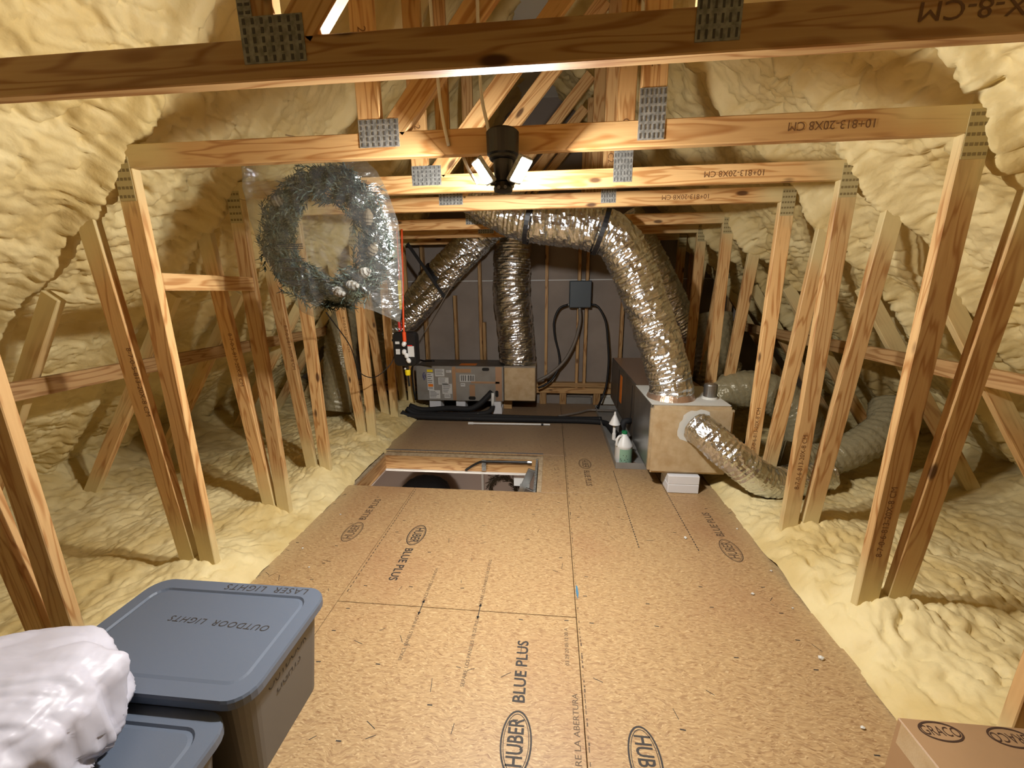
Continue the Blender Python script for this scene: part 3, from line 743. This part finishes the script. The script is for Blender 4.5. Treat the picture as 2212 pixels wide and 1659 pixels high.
duct('sleeved_duct', 'grey plastic sleeved duct lying on the foam in the right eave', [(1.75, 2.95, .30), (2.0, 3.0, .26), (2.25, 3.02, .35), (2.5, 3.1, .50), (2.62, 3.25, .62)], .12, M['greyfilm'], 51, rib=.05, amp=.008, group=EG, flatshade=False)
duct('sleeved_duct', 'tall grey sleeved duct deep in the right eave behind the plenum', [(1.72, 4.5, 1.25), (1.72, 4.42, .95), (1.70, 4.35, .6), (1.68, 4.3, .25)], .17, M['greyfilm'], 53, rib=.05, amp=.008, group=EG, flatshade=False)
# straps
def ring_strap(name, label, P, frac, r, wdt=.04, tails=(), group='black duct straps'):
    k = int(frac*(len(P)-1)); c = P[k]; ax = (P[min(k+2, len(P)-1)]-P[max(k-2, 0)]).normalized()
    t = thing(name, label, 'strap', c, group)
    mb = MB().lathe([(r, -wdt/2), (r+.004, -wdt/2), (r+.004, wdt/2), (r, wdt/2), (r, -wdt/2)], 36, frame(c, ax), cap=False)
    mb.build('loop', M['strap'], t)
    for a, b_ in tails:
        board('tail', t, a, b_, wdt=wdt*.8, thk=.003, material=M['strap'])
    return t
ring_strap('duct_strap', 'black strap slung from the beam around the bend of the big foil duct', P1, .575, .181, .035, [((.33, 3.30, 2.15), (.42, 3.64, 2.20))])
ring_strap('duct_strap', 'black strap around the level run of the big foil duct', P1, .79, .181, .035, [((-.2, 3.3, 2.23), (-.2, 3.64, 2.20))])
ring_strap('duct_strap', 'black strap around the slanting ducts at the far left', P3, .45, .196, .045, [((-1.56, 4.43, 2.02), (-1.17, 4.43, 1.44))])

# ------------------------------------------------------------------ left air handler and its box
def labels(parent, y, items, mt=None):
    for (x0, x1, z0, z1, lines, m_) in items:
        lo = MB().box(x0, x1, y-.0015, y, z0, z1).build('paper_label', M[m_], parent)
        if lines:
            mb = MB(); n = lines; h = (z1-z0)/(n+1)
            rnd = random.Random(int(x0*1000))
            for k in range(n):
                zz = z1-h*(k+.8); xe = x0+(x1-x0)*rnd.uniform(.55, .93)
                mb.box(x0+(x1-x0)*.07, xe, y-.0021, y-.0014, zz-h*.18, zz+h*.12)
            mb.build('print', M['slot'], lo)
ah = thing('air_handler', 'grey air handler cabinet with paper labels lying before the far wall', 'air handler', (-1.1, 5.0, .12))
AY = 4.80
MB().box(-1.69, -.58, AY, 5.25, .155, .60, ch=.006).build('cabinet', M['sheet'], ah)
MB().box(-1.685, -.585, AY+.006, 5.24, .6005, .606).build('top_sheet', M['darksheet'], ah)
labels(ah, AY, [(-1.545, -1.472, .525, .556, 0, 'yellow'), (-1.548, -1.465, .29, .51, 8, 'paper'), (-1.442, -1.325, .47, .565, 4, 'paper'), (-1.405, -1.275, .365, .455, 4, 'paper'), (-1.36, -1.235, .245, .375, 5, 'paper'), (-1.335, -1.26, .19, .24, 2, 'paper'),
                (-1.53, -1.39, .18, .29, 5, 'paper'), (-1.30, -1.235, .52, .55, 1, 'paper'), (-1.13, -.94, .405, .495, 0, 'paper'), (-1.12, -1.065, .345, .385, 1, 'paper')])
MB().box(-1.538, -1.475, AY-.0022, AY-.0014, .335, .37).build('sticker', M['sticker'], ah)
mb = MB()
rnd = random.Random(5); x = -1.115
while x < -.955:
    wv = rnd.uniform(.004, .016); mb.box(x, x+wv, AY-.0022, AY-.0014, .415, .487); x += wv+rnd.uniform(.006, .014)
mb.build('print', M['slot'], ah)
mb = MB(); A = front(-1.585, AY-.001, .47, 90); add_ring(mb, .052, .019, .019, A); mb.build('logo_oval', M['navy'], ah)
mb = MB(); add_text(mb, 'Carrier', .03, front(-1.585, AY-.0022, .47, 90), shear=.2); mb.build('logo_lettering', M['paper'], ah)
for (x0, x1, z0, z1) in ((-1.225, -1.18, .16, .595), (-1.175, -.985, .52, .57), (-.68, -.60, .16, .597), (-.99, -.63, .385, .41), (-1.01, -.94, .20, .37)):
    MB().box(x0, x1, AY-.0018, AY-.0003, z0, z1).build('foil_tape', M['foiltape'], ah)
for (x, z, rx, rz) in ((-.80, .566, .045, .02), (-.98, .195, .045, .022), (-.665, .255, .02, .042)):
    lo = rbox(rx*2, rz*2, 0, min(rx, rz)*.95); v, f = loops([(lo, 0), (lo, .003)])
    MB().add(v, f, front(x, AY-.001, z)).build('knockout', M['black'], ah)
MB().box(-1.14, -.93, 4.84, 4.97, .606, .6075).build('sticker', M['sticker'], ah)
pb = thing('duct_box', 'square foil faced duct box attached to the right end of the air handler', 'duct box', (-.38, 5.0, .16))
MB().box(-.574, -.185, AY+.004, 5.24, .165, .605, ch=.008).build('shell', M['foilboard'], pb)
MB().box(-.575, -.184, AY+.001, AY+.03, .588, .609).build('foil_tape', M['silver'], pb)
MB().lathe([(.19, 0), (.20, .006), (.195, .012)], 36, Matrix.Translation((-.40, 5.02, .606))).build('collar', M['foiltape'], pb)
FB = 'white foam support blocks'
def fblock(label, x0, x1, y0, y1, z0, z1, n=1):
    t = thing('support_block', label, 'support block', ((x0+x1)/2, (y0+y1)/2, z0), FB)
    for k in range(n):
        s = .012*(k % 2) if x0 < 0 else 0
        MB().box(x0+s, x1-s, y0+s, y1-s, z0+(z1-z0)*k/n+.0005, z0+(z1-z0)*(k+1)/n, ch=.004).build('block', M['foamblock'], t)
fblock('white foam block under the left end of the air handler', -1.55, -1.40, 4.84, 5.0, .002, .153, 1)
fblock('white foam block under the middle of the air handler', -1.20, -1.08, 4.84, 5.0, .002, .153, 1)
fblock('white stepped foam block at the right end of the air handler, behind the pipes', -.725, -.60, 4.76, 4.95, .002, .153, 2)
MB().box(-.62, -.50, 5.0, 5.1, .002, .16).build('x', M['wood']).name = 'wood_block'
bpy.data.objects['wood_block']['label'] = 'small lumber block under the foil duct box'; bpy.data.objects['wood_block']['category'] = 'block'

# pipes on the floor
PG = 'black insulated pipes before the air handler'
def pipe(label, pts, r, m_='blackrub', name='insulated_pipe', group=PG, cat='pipe', n=12):
    o = MB().tube(crom(pts, .03), r, n).build(name, M[m_], None, smooth=True); return tag(o, label, cat, group)
pipe('black insulated pipe nearest the decking, running across to the drain pan', [(-1.78, 4.455, .10), (-1.66, 4.47, .05), (-1.0, 4.475, .034), (-.2, 4.475, .034), (.4, 4.475, .034), (.62, 4.42, .034), (.66, 4.2, .05), (.68, 3.9, .08)], .032)
pipe('second black insulated pipe, tucked behind the nearest one', [(-1.75, 4.54, .12), (-1.60, 4.545, .05), (-1.0, 4.545, .034), (-.7, 4.55, .04), (-.2, 4.545, .034), (.35, 4.545, .034), (.60, 4.56, .034)], .03)
pipe('thick black insulated pipe curving up into the air handler', [(-1.75, 4.66, .12), (-1.58, 4.66, .07), (-1.25, 4.665, .095), (-1.0, 4.67, .09), (-.88, 4.70, .14), (-.79, 4.74, .22), (-.73, 4.79, .28)], .036)
pipe('black insulated pipe bending up to the short white drain tube', [(-1.75, 4.61, .10), (-1.55, 4.605, .036), (-1.1, 4.605, .036), (-.85, 4.61, .05), (-.74, 4.66, .065), (-.712, 4.70, .10), (-.71, 4.71, .125)], .032)
pipe('short white drain tube on the front of the air handler', [(-.71, 4.715, .12), (-.708, 4.72, .2), (-.706, 4.73, .285)], .019, 'white', 'drain_tube', None)
wp = thing('white_rod', 'thin white plastic rod with a black band lying on the decking edge', 'rod', (-.5, 4.37, 0))
MB().cyl((-.915, 4.352, .016), (-.10, 4.375, .014), .011, 10).build('rod', M['white'], wp)
MB().cyl((-.945, 4.351, .016), (-.885, 4.353, .016), .0155, 12).build('end_cap', M['white'], wp)
MB().cyl((-.10, 4.375, .014), (-.075, 4.376, .014), .0125, 10).build('band', M['black'], wp)
MB().cyl((-.075, 4.376, .014), (.0, 4.378, .013), .011, 10).build('rod', M['white'], wp)
pipe('thin grey pipe bending across the floor towards the right cabinet', [(.10, 4.64, .03), (.35, 4.80, .03), (.48, 4.90, .035), (.62, 4.90, .035), (.80, 4.90, .035)], .014, 'greycable', 'grey_pipe', None)

# ------------------------------------------------------------------ right furnace, plenum, pan
fu = thing('furnace_cabinet', 'dark metal furnace cabinet lying behind the right plenum', 'furnace', (1.05, 4.3, .15))
MB().box(.77, 1.34, 3.60, 5.08, .16, .675, ch=.006).build('cabinet', M['darksheet'], fu)
MB().box(.768, .7698, 3.60, 3.605, .16, .675).build('edge_strip', M['silver'], fu)
MB().box(.7675, .7697, 4.30, 4.42, .30, .60).build('sticker', M['sticker'], fu)
MB().box(.78, 1.33, 3.62, 5.06, .6755, .679).build('top_foil', M['foiltape'], fu)
for yy in (3.75, 4.5):
    MB().box(.766, .7698, yy-.004, yy+.004, .2, .64).build('seam', M['black'], fu)
pl = thing('plenum_box', 'large foil board plenum box with rounded edges at the right of the walkway', 'plenum', (1.05, 3.2, .14))
MB().box(.752, 1.345, 2.925, 3.0, .145, .680, ch=.022).build('front_board', M['foilboard'], pl)
MB().box(.762, 1.338, 3.0, 3.598, .155, .677, ch=.004).build('shell', M['silver'], pl)
MB().box(.764, 1.336, 2.99, 3.59, .6775, .682).build('top_sheet', M['mastic'], pl)
mb = MB(); rnd = random.Random(2); n = 26
for k in range(n):
    a = 2*math.pi*k/n; rr = .125+rnd.uniform(-.012, .025)
    mb.v.append((1.08+rr*math.cos(a), 2.9235, .53+rr*math.sin(a)))
mb.f.append(tuple(range(n))); mb.build('mastic_patch', M['mastic'], pl)
for (x0, x1, z0, z1) in ((.768, .83, .17, .655), (.78, 1.32, .168, .21)):
    MB().box(x0, x1, 2.9232+x0*.001-.0001, 2.9249, z0, z1).build('foil_tape', M['foilboard'], pl)
cp = thing('cap_pipe', 'small silver capped pipe stub on top of the plenum', 'pipe stub', (1.245, 3.2, .682))
MB().lathe([(.05, .682), (.05, .79), (.044, .80), (.012, .803)], 24, Matrix.Translation((1.25, 3.18, 0))).build('stub', M['silver'], cp, smooth=False)
MB().lathe([(.060, .6825), (.052, .70)], 24, Matrix.Translation((1.25, 3.18, 0))).build('flange', M['mastic'], cp)
MB().lathe([(.185, .682), (.178, .70), (.162, .725)], 36, Matrix.Translation((.96, 3.21, 0))).build('duct_collar', M['foiltape'], pl)
fblock('white stacked foam block under the front of the plenum', .905, 1.135, 2.90, 3.1, .001, .144, 2)
fblock('white foam block under the furnace cabinet inside the drain pan', .86, 1.1, 3.9, 4.1, .012, .158, 1)
dp = thing('drain_pan', 'shallow grey metal drain pan under the furnace', 'drain pan', (.95, 3.9, 0))
MB().box(.575, 1.36, 3.30, 5.05, .001, .004).build('base', M['sheet'], dp)
for (a, b_, c, d) in ((.575, .579, 3.30, 5.05), (1.356, 1.36, 3.30, 5.05), (.579, 1.356, 3.30, 3.304), (.579, 1.356, 5.046, 5.05)):
    MB().box(a, b_, c, d, .004, .058).build('rim', M['sheet'], dp)
MB().add([(.72+.05*math.cos(a)*(1+.3*math.sin(3*a)), 3.40+.05*math.sin(a), .0045) for a in np.linspace(0, 2*math.pi, 16)[:-1]], [tuple(range(15))]).build('rust_stain', M['rust'], dp)
# jug
def jug():
    c = Vector((.655, 3.41, .0045)); t = thing('plastic_jug', 'white gallon jug with green cap and pale green label in the drain pan', 'jug', c)
    T = Matrix.Translation(c)
    MB().lathe([(.060, 0), (.072, .004), (.075, .012), (.075, .165), (.077, .17), (.077, .178), (.070, .192), (.050, .23), (.030, .262), (.024, .27), (.022, .282)], 32, T).build('body', M['white'], t, smooth=True)
    MB().lathe([(.024, .283), (.024, .302), (.021, .305)], 24, T).build('cap', M['green'], t)
    d = Vector((-.86, -.5, 0)).normalized()
    pts = [c+d*.020+Vector((0, 0, .262)), c+d*.052+Vector((0, 0, .266)), c+d*.074+Vector((0, 0, .245)), c+d*.080+Vector((0, 0, .21)), c+d*.074+Vector((0, 0, .178))]
    MB().tube(crom(pts, .008), .011, 10).build('handle', M['white'], t, smooth=True)
    vs = []; n = 18; a0, a1 = math.radians(-125), math.radians(-10)
    for k in range(n+1):
        a = a0+(a1-a0)*k/n; vs += [(.0756*math.cos(a), .0756*math.sin(a), .012), (.0756*math.cos(a), .0756*math.sin(a), .158)]
    lo = MB().add(vs, [(2*k, 2*k+2, 2*k+3, 2*k+1) for k in range(n)], T).build('label', M['greenlabel'], t)
    mb = MB(); rnd = random.Random(9)
    for k in range(16):
        a = math.radians(rnd.uniform(-120, -55)); z = rnd.uniform(.02, .12); w_ = rnd.uniform(.05, .12); h = rnd.uniform(.004, .009)
        mb.add([(.0762*math.cos(a), .0762*math.sin(a), z), (.0762*math.cos(a+w_), .0762*math.sin(a+w_), z), (.0762*math.cos(a+w_), .0762*math.sin(a+w_), z+h), (.0762*math.cos(a), .0762*math.sin(a), z+h)], [(0, 1, 2, 3)], T)
    mb.build('print', M['ink'], lo)
jug()
fn = thing('drain_pipe', 'white drain pipe with an upturned white funnel over its end', 'drain pipe', (.60, 3.62, .01))
MB().tube(crom([(.72, 3.60, .15), (.64, 3.60, .15), (.605, 3.60, .155), (.598, 3.60, .18), (.597, 3.60, .30)], .012), .014, 12).build('pipe', M['white'], fn, smooth=True)
MB().lathe([(.050, .305), (.052, .308), (.012, .395), (.008, .425)], 24, Matrix.Translation((.597, 3.60, 0)) @ Matrix.Rotation(.0, 4, 'X')).build('funnel', M['white'], fn)
MB().cyl((.597, 3.60, .155), (.597, 3.60, .215), .018, 12).build('coupling', M['white'], fn)
pipe('black hose loop beside the jug at the furnace base', [(.764, 3.72, .30), (.70, 3.70, .30), (.685, 3.69, .22), (.69, 3.66, .12), (.72, 3.64, .04)], .03, 'blackrub', 'black_hose', None)

# ------------------------------------------------------------------ wall box and cables
db = thing('disconnect_box', 'slate grey electrical box on the far studs', 'electrical box', (.355, 5.2, 1.3))
MB().box(.22, .49, 5.16, 5.268, 1.29, 1.62, ch=.006).build('case', M['discon'], db)
MB().box(.225, .485, 5.150, 5.16, 1.295, 1.612, ch=.004).build('cover', M['discon'], db)
MB().cyl((.355, 5.20, 1.27), (.355, 5.20, 1.295), .018, 12).build('connector', M['galv'], db)
MB().cyl((.225, 5.20, 1.33), (.205, 5.20, 1.325), .015, 12).build('connector', M['galv'], db)
CG = 'black cables from the electrical box'
cable('power_cable', 'black cable looping from the left side of the electrical box', [(.21, 5.2, 1.33), (.10, 5.19, 1.28), (.035, 5.18, 1.12), (.05, 5.18, .92), (.10, 5.18, .72), (.11, 5.16, .55), (.02, 5.12, .38), (-.08, 5.1, .30), (-.16, 5.08, .27)], .014, M['strap'], group=CG)
cable('power_cable', 'thick grey conduit sweeping down from the electrical box to the foil box', [(.355, 5.2, 1.27), (.36, 5.19, 1.1), (.30, 5.18, .85), (.18, 5.16, .62), (.0, 5.12, .45), (-.17, 5.08, .36)], .022, M['greycable'], group=CG)
cable('power_cable', 'black cable arching from the right side of the electrical box down to the furnace', [(.49, 5.2, 1.33), (.58, 5.19, 1.30), (.68, 5.18, 1.12), (.72, 5.17, .85), (.74, 5.16, .6), (.72, 5.14, .3), (.66, 5.1, .12), (.60, 4.98, .05)], .014, M['strap'], group=CG)
cable('thin_cable', 'thin pale cable slanting from the beams down to the left end of the air handler', [(-.80, 4.42, 1.95), (-1.1, 4.42, 1.55), (-1.42, 4.40, 1.06)], .006, M['greycable'])
cable('thin_cable', 'thin black wire drooping between the left posts below the wreath bag', [(-1.45, 2.5, 1.40), (-1.55, 2.95, 1.12), (-1.62, 3.2, .86), (-1.60, 3.45, .76), (-1.50, 3.6, .86), (-1.46, 3.62, .985), (-1.44, 3.615, 1.0)], .004, M['strap'])
cable('black_wire_loop', 'black wires looping over the left end of the air handler', [(-1.36, 4.5, .72), (-1.5, 4.6, .70), (-1.62, 4.70, .69), (-1.70, 4.72, .60), (-1.715, 4.74, .35), (-1.70, 4.75, .17)], .011, M['strap'])
cable('black_wire_loop', 'black cable hanging from the hook among the right eave ducts', [(1.60, 3.25, 1.08), (1.68, 3.27, 1.10), (1.69, 3.28, 1.0), (1.66, 3.26, .7), (1.62, 3.25, .4), (1.58, 3.25, .15)], .018, M['strap'])

# ------------------------------------------------------------------ hanging cord box
hb = thing('hanging_outlet_box', 'black hanging outlet box with white plugs on an orange cord', 'outlet box', (-1.37, 3.62, .84))
BX, BYY = -1.345, 3.60
lo = rbox(.225, .32, 0, .045); v, f = loops([([(x*.92, y*.94) for x, y in lo], 0), (lo, .02), (lo, .085), ([(x*.92, y*.94) for x, y in lo], .10)])
MB().add(v, f, front(BX, BYY+.06, 1.0)).build('case', M['black'], hb)
MB().box(BX-.125, BX-.08, BYY-.02, BYY+.02, 1.07, 1.09).build('side_hook', M['black'], hb)
MB().box(BX+.03, BX+.09, BYY-.043, BYY-.0405, .93, 1.03).build('paper_tag', M['paper'], hb)
MB().box(BX+.03, BX+.075, BYY-.044, BYY-.0425, 1.03, 1.04).build('red_tag', M['red'], hb)
for k, (dx, dz) in enumerate(((.005, 1.055), (.0, .98), (.02, .945), (.035, .90))):
    MB().lathe([(.012, -.02), (.02, -.01), (.02, .015), (.01, .028)], 14, frame((BX+dx, BYY-.055, dz), (.3*(k-1), -.4, -.8))).build('white_plug', M['white'], hb)
for dz in (1.06, .99, .965):
    MB().box(BX-.085, BX-.045, BYY-.042, BYY-.0395, dz-.012, dz+.012, Matrix.Translation((0, 0, 0))).build('tie', M['paper'], hb)
MB().tube(crom([(BX+.03, BYY+.02, 2.05), (BX+.02, BYY-.02, 1.6), (BX+.01, BYY-.045, 1.25), (BX+.01, BYY-.05, 1.08)], .04), .0085, 8).build('cord', M['orange'], hb, smooth=True)
MB().cyl((BX+.01, BYY-.05, 1.075), (BX+.01, BYY-.05, 1.16), .017, 12).build('cord_plug', M['orange'], hb)
MB().box(BX-.035, BX+.0, BYY-.012, BYY+.012, 1.36, 1.62, ch=.005).build('yellow_sleeve', M['yellow'], hb)
MB().cyl((BX-.018, BYY, 1.27), (BX-.018, BYY, 1.36), .016, 12).build('grip', M['black'], hb)
MB().cyl((BX-.018, BYY, 1.62), (BX-.008, BYY, 2.04), .004, 8).build('hanger_wire', M['orange'], hb)
MB().tube([(BX-.07, BYY, 1.145), (BX-.02, BYY, 1.20), (BX-.018, BYY, 1.27)], .007, 8).build('red_hook', M['red'], hb)
MB().tube([(BX-.045, BYY-.01, 1.19), (BX-.045, BYY-.01, 1.25)], .013, 8).build('red_clip', M['red'], hb)
MB().cyl((BX, BYY-.0, .85), (BX, BYY-.0, .80), .012, 10).build('lead', M['black'], hb)
MB().lathe([(.016, .745), (.024, .75), (.026, .79), (.02, .80)], 14, Matrix.Translation((BX, BYY, 0))).build('yellow_connector', M['yellow'], hb)
MB().cyl((BX, BYY, .745), (BX+.005, BYY, .64), .010, 10).build('lead', M['black'], hb)
MB().lathe([(.0, -.012), (.012, 0), (.0, .012)], 12, Matrix.Translation((BX-.016, BYY-.02, .812))).build('white_knob', M['white'], hb)

# ------------------------------------------------------------------ wreath in a clear bag
def wreath():
    c = Vector((-1.105, 1.99, 1.785)); r = .262
    t = thing('pine_wreath', 'green frosted pine wreath inside the hanging clear bag', 'wreath', c)
    rnd = random.Random(12); mb = MB()
    for k in range(900):
        a = rnd.uniform(0, 2*math.pi); rr = r+max(-.08, min(.055, rnd.gauss(0, .04)))
        p = c+Vector((rr*math.cos(a), rnd.uniform(-.035, .035), rr*math.sin(a)))
        tang = Vector((-math.sin(a), 0, math.cos(a)))*rnd.choice((-1, 1)); out = Vector((math.cos(a), 0, math.sin(a)))
        d = (tang*rnd.uniform(.5, 1)+out*rnd.uniform(-.5, .3)+Vector((0, rnd.uniform(-.35, .35), 0))).normalized(); L = rnd.uniform(.07, .12)
        u = d.cross(Vector((0, 1, 0))).normalized(); w_ = d.cross(u)
        for j in range(18):
            b0 = p+d*(L*j/18); ph = j*2.4; nd = (d*.8+u*math.cos(ph)*.8+w_*math.sin(ph)*.8).normalized()*.030; sd = nd.cross(d).normalized()*.0040
            mb.add([b0-sd, b0+sd, b0+nd+sd*.4, b0+nd-sd*.4], [(0, 1, 2, 3)])
    tag(mb.build('foliage', M['needle'], t), kind='stuff')
    MB().tube([(c.x+r*math.cos(a), c.y, c.z+r*math.sin(a)) for a in np.linspace(0, 2*math.pi, 40)], .012, 8).build('ring', M['twig'], t)
    for a, fr in ((-38, 1), (-58, 1), (-75, 1), (-12, 0), (20, 0), (140, 0)):
        a = math.radians(a); p = c+Vector((r*math.cos(a), -.06, r*math.sin(a)))
        MB().lathe([(.004, -.04), (.016, -.034), (.015, -.026), (.024, -.02), (.021, -.01), (.026, -.004), (.022, .006), (.022, .012), (.014, .022), (.012, .03), (.003, .036)], 12, frame(p, (math.cos(a+1), -.3, math.sin(a+1)))).build('pine_cone', M['frost'] if fr else M['twig'], t)
    return c
def clear_bag():
    out = [(795, 352), (830, 385), (850, 425), (868, 485), (870, 560), (868, 640), (856, 697), (800, 672), (740, 655), (690, 655), (655, 685), (632, 676), (605, 640), (575, 590), (552, 540), (538, 470), (533, 410), (538, 362), (600, 345), (660, 338), (720, 336), (765, 340)]
    # outline of the bag in metres, in its own plane
    pts = []
    for (px, pz) in out: pts.append(((px-700)*.00226, (505-pz)*.00226))
    n = 132; P = []
    m = len(pts)
    for i in range(n):
        f_ = i/n*m; k = int(f_); t_ = f_-k; a, b_ = pts[k], pts[(k+1) % m]; P.append((a[0]+(b_[0]-a[0])*t_, a[1]+(b_[1]-a[1])*t_))
    rings = 30; c = Vector((-1.118, 1.99, 1.812)); t = thing('plastic_bag', 'crumpled clear plastic bag hanging behind the second collar beam, with a wreath inside', 'bag', c)
    for side, nm in ((-1, 'front_film'), (1, 'back_film')):
        vs = []; fs = []
        for k in range(rings+1):
            q = k/rings
            for i in range(n):
                x, z = P[i][0]*q, P[i][1]*q; a = i/n*2*math.pi
                th = .115*math.sqrt(max(0, 1-q**2.6))
                cr = .016*abs(float(perlin(x*9+side*3, z*9, 5)))+.010*float(perlin(x*22, z*22+side*7, 6))+.014*q*math.sin(a*17+6*q+3*float(perlin(x*4, z*4, 2)))*(.4+.6*float(perlin(x*3, z*3, 9)))
                vs.append((c.x+x, c.y+side*(th+cr*(1-q**6)), c.z+z))
        for k in range(rings):
            for i in range(n):
                j = (i+1) % n; fs.append((k*n+i, k*n+j, (k+1)*n+j, (k+1)*n+i))
        MB().add(vs, fs).build(nm, M['clearfilm'], t, smooth=True)
    # printed warning lines on the film
    mb = MB()
    for z, n_ in ((1.75, 3), (1.685, 2), (1.645, 2), (1.585, 3)):
        for k in range(n_): mb.box(-1.27+.02*k, -1.145, c.y-.147, c.y-.1465, z-.009*k-.0025, z-.009*k+.0015)
    mb.build('printed_warning', M['ink'], t)
    MB().tube(crom([(c.x+.02, c.y, c.z+.43), (c.x+.02, c.y-.02, 2.17), (c.x+.02, 1.93, 2.20), (c.x+.02, 1.745, 2.165)], .03), .003, 6).build('hanging_string', M['cable'], t)
wreath(); clear_bag()

# ------------------------------------------------------------------ totes, white bag, carton
def tote(label, cx, cy, w_, d, h, texts):
    t = thing('storage_tote', label, 'storage tote', (cx, cy, 0), 'grey lidded storage totes')
    T = Matrix.Translation((cx, cy, 0)); b0 = rbox(w_-.13, d-.10, 0, .05); b1 = rbox(w_-.055, d-.05, 0, .06); b2 = rbox(w_-.03, d-.025, 0, .065)
    v, f = loops([(b0, .001), (b1, h-.045), (b2, h-.044), (b2, h-.030)]); MB().add(v, f, T).build('body', M['totebody'], t)
    l0 = rbox(w_, d, 0, .075); l1 = rbox(w_-.008, d-.008, 0, .072); i0 = rbox(w_-.105, d-.10, 0, .05); i1 = rbox(w_-.115, d-.11, 0, .047); i2 = rbox(w_-.135, d-.13, 0, .04)
    v, f = loops([(l0, h-.032), (l0, h-.008), (l1, h), (i0, h), (i1, h-.007), (i2, h-.004)]); lid = MB().add(v, f, T).build('lid', M['tote'], t)
    for body, size, x, y, rot, sh in texts:
        mb = MB(); add_text(mb, body, size, flat(x, y, h-.0032 if abs(y-cy) < d/2-.08 else h+.0006, rot), shear=sh, sx=1.15, spacing=1.15); tag(mb.build('handwriting', M['ink'], lid), kind='stuff')
    return t
B1 = tote('tall grey storage tote with handwriting on its lid at the left', -1.22, 1.043, .73, .456, .40, [('LASER  LIGHTS', .040, -1.10, 1.246, 180, .15), ('OUTDOOR  LIGHTS', .034, -1.16, 1.08, 178, .2)])
mb = MB(); add_text(mb, 'OUTDOOR', .04, Matrix.Translation((-.888, 1.04, .30)) @ Matrix.Rotation(math.radians(90), 4, 'Z') @ Matrix.Rotation(math.radians(83), 4, 'X'), shear=.2)
add_text(mb, 'LIGHTS', .04, Matrix.Translation((-.893, 1.04, .25)) @ Matrix.Rotation(math.radians(90), 4, 'Z') @ Matrix.Rotation(math.radians(83), 4, 'X'), shear=.2)
tag(mb.build('handwriting', M['ink'], B1), kind='stuff')
tote('lower grey storage tote in the bottom left corner under the white bag', -1.265, .60, .73, .456, .352, [])

def white_bag():
    c = Vector((-1.385, .62, .352)); nu, nv = 96, 150; vs = []; fs = []
    R = Vector((.27, .24, .30))
    for i in range(nu+1):
        ph = math.pi*i/nu
        for j in range(nv):
            a = 2*math.pi*j/nv; n_ = Vector((math.sin(ph)*math.cos(a), math.sin(ph)*math.sin(a), math.cos(ph)))
            # gathers run towards a twisted neck on the left side
            k = Vector((-.75, -.25, .62)).normalized(); ang = math.acos(max(-1, min(1, n_.dot(k)))); e1 = k.cross(Vector((0, 1, 0))).normalized(); e2 = k.cross(e1); az = math.atan2(n_.dot(e2), n_.dot(e1))
            g = .05*abs(float(perlin(az*2.2+8, ang*1.1, 4)))+.03*abs(float(perlin(az*5+3, ang*1.6, 6)))+.008*abs(float(perlin(az*4+ang*5, ang*6-az*2, 16)))+.03*float(perlin(az*1.2, ang*2.2, 8))
            rr = 1-.18*math.exp(-(ang/.35)**2)+(g-.02)*1.9
            sx = abs(n_.x)**.7*math.copysign(1, n_.x); sz = abs(n_.z)**.6*math.copysign(1, n_.z)
            p = Vector((sx*R.x, n_.y*R.y, sz*R.z*.52))*rr+c+Vector((0, 0, .14))
            p.z = max(p.z, c.z+.003)
            vs.append(p)
    for i in range(nu):
        for j in range(nv):
            q = (j+1) % nv; fs.append((i*nv+j, (i+1)*nv+j, (i+1)*nv+q, i*nv+q))
    tag(MB().add(vs, fs).build('garbage_bag', M['whitefilm'], smooth=True), 'stuffed white plastic bag on the lower grey tote', 'bag')
white_bag()

cx_ = thing('cardboard_box', 'taped brown cardboard box in the bottom right corner', 'box', (1.25, .7, 0))
CZ = .40
MB().box(.953, 1.62, .40, .945, .001, CZ, ch=.003).build('carton', M['card'], cx_)
MB().box(.951, 1.62, .40, .66, CZ+.0003, CZ+.0012).build('top_flap', M['card'], cx_)
MB().box(.9515, .9528, .40, .93, CZ-.07, CZ-.002).build('tape', M['foilboard'], cx_)
for x, rot in ((1.035, 0), (1.20, 180)):
    mb = MB(); A = flat(x, .915, CZ+.0008, rot); add_ring(mb, .052, .026, .0045, A); add_text(mb, 'GRACO', .034, A, sx=.78); mb.build('printed_logo', M['boxink'], cx_)

# crumbs of foam dropped along the decking edges
rnd = random.Random(31); crumbs = []
for k, (x, y) in enumerate(((1.20, 1.78), (1.235, 2.05), (1.16, 1.50), (1.225, 2.45), (1.13, 1.22), (-1.50, 2.02), (-1.46, 2.4), (-1.36, 1.86), (1.05, 1.86), (.86, 2.32))):
    r = rnd.uniform(.005, .011); mb = MB()
    bm = bmesh.new(); bmesh.ops.create_icosphere(bm, subdivisions=1, radius=r)
    vs = [(v.co.x*rnd.uniform(.8, 1.4), v.co.y*rnd.uniform(.8, 1.3), v.co.z*.7) for v in bm.verts]; fs = [[v.index for v in f.verts] for f in bm.faces]; bm.free()
    o = mb.add(vs, fs).build('foam_crumb', M['mastic'], None, Matrix.Translation((x, y, r*.62)))
    tag(o, 'small pale foam crumb lying on the decking near its edge', 'foam crumb', 'foam crumbs on the decking')
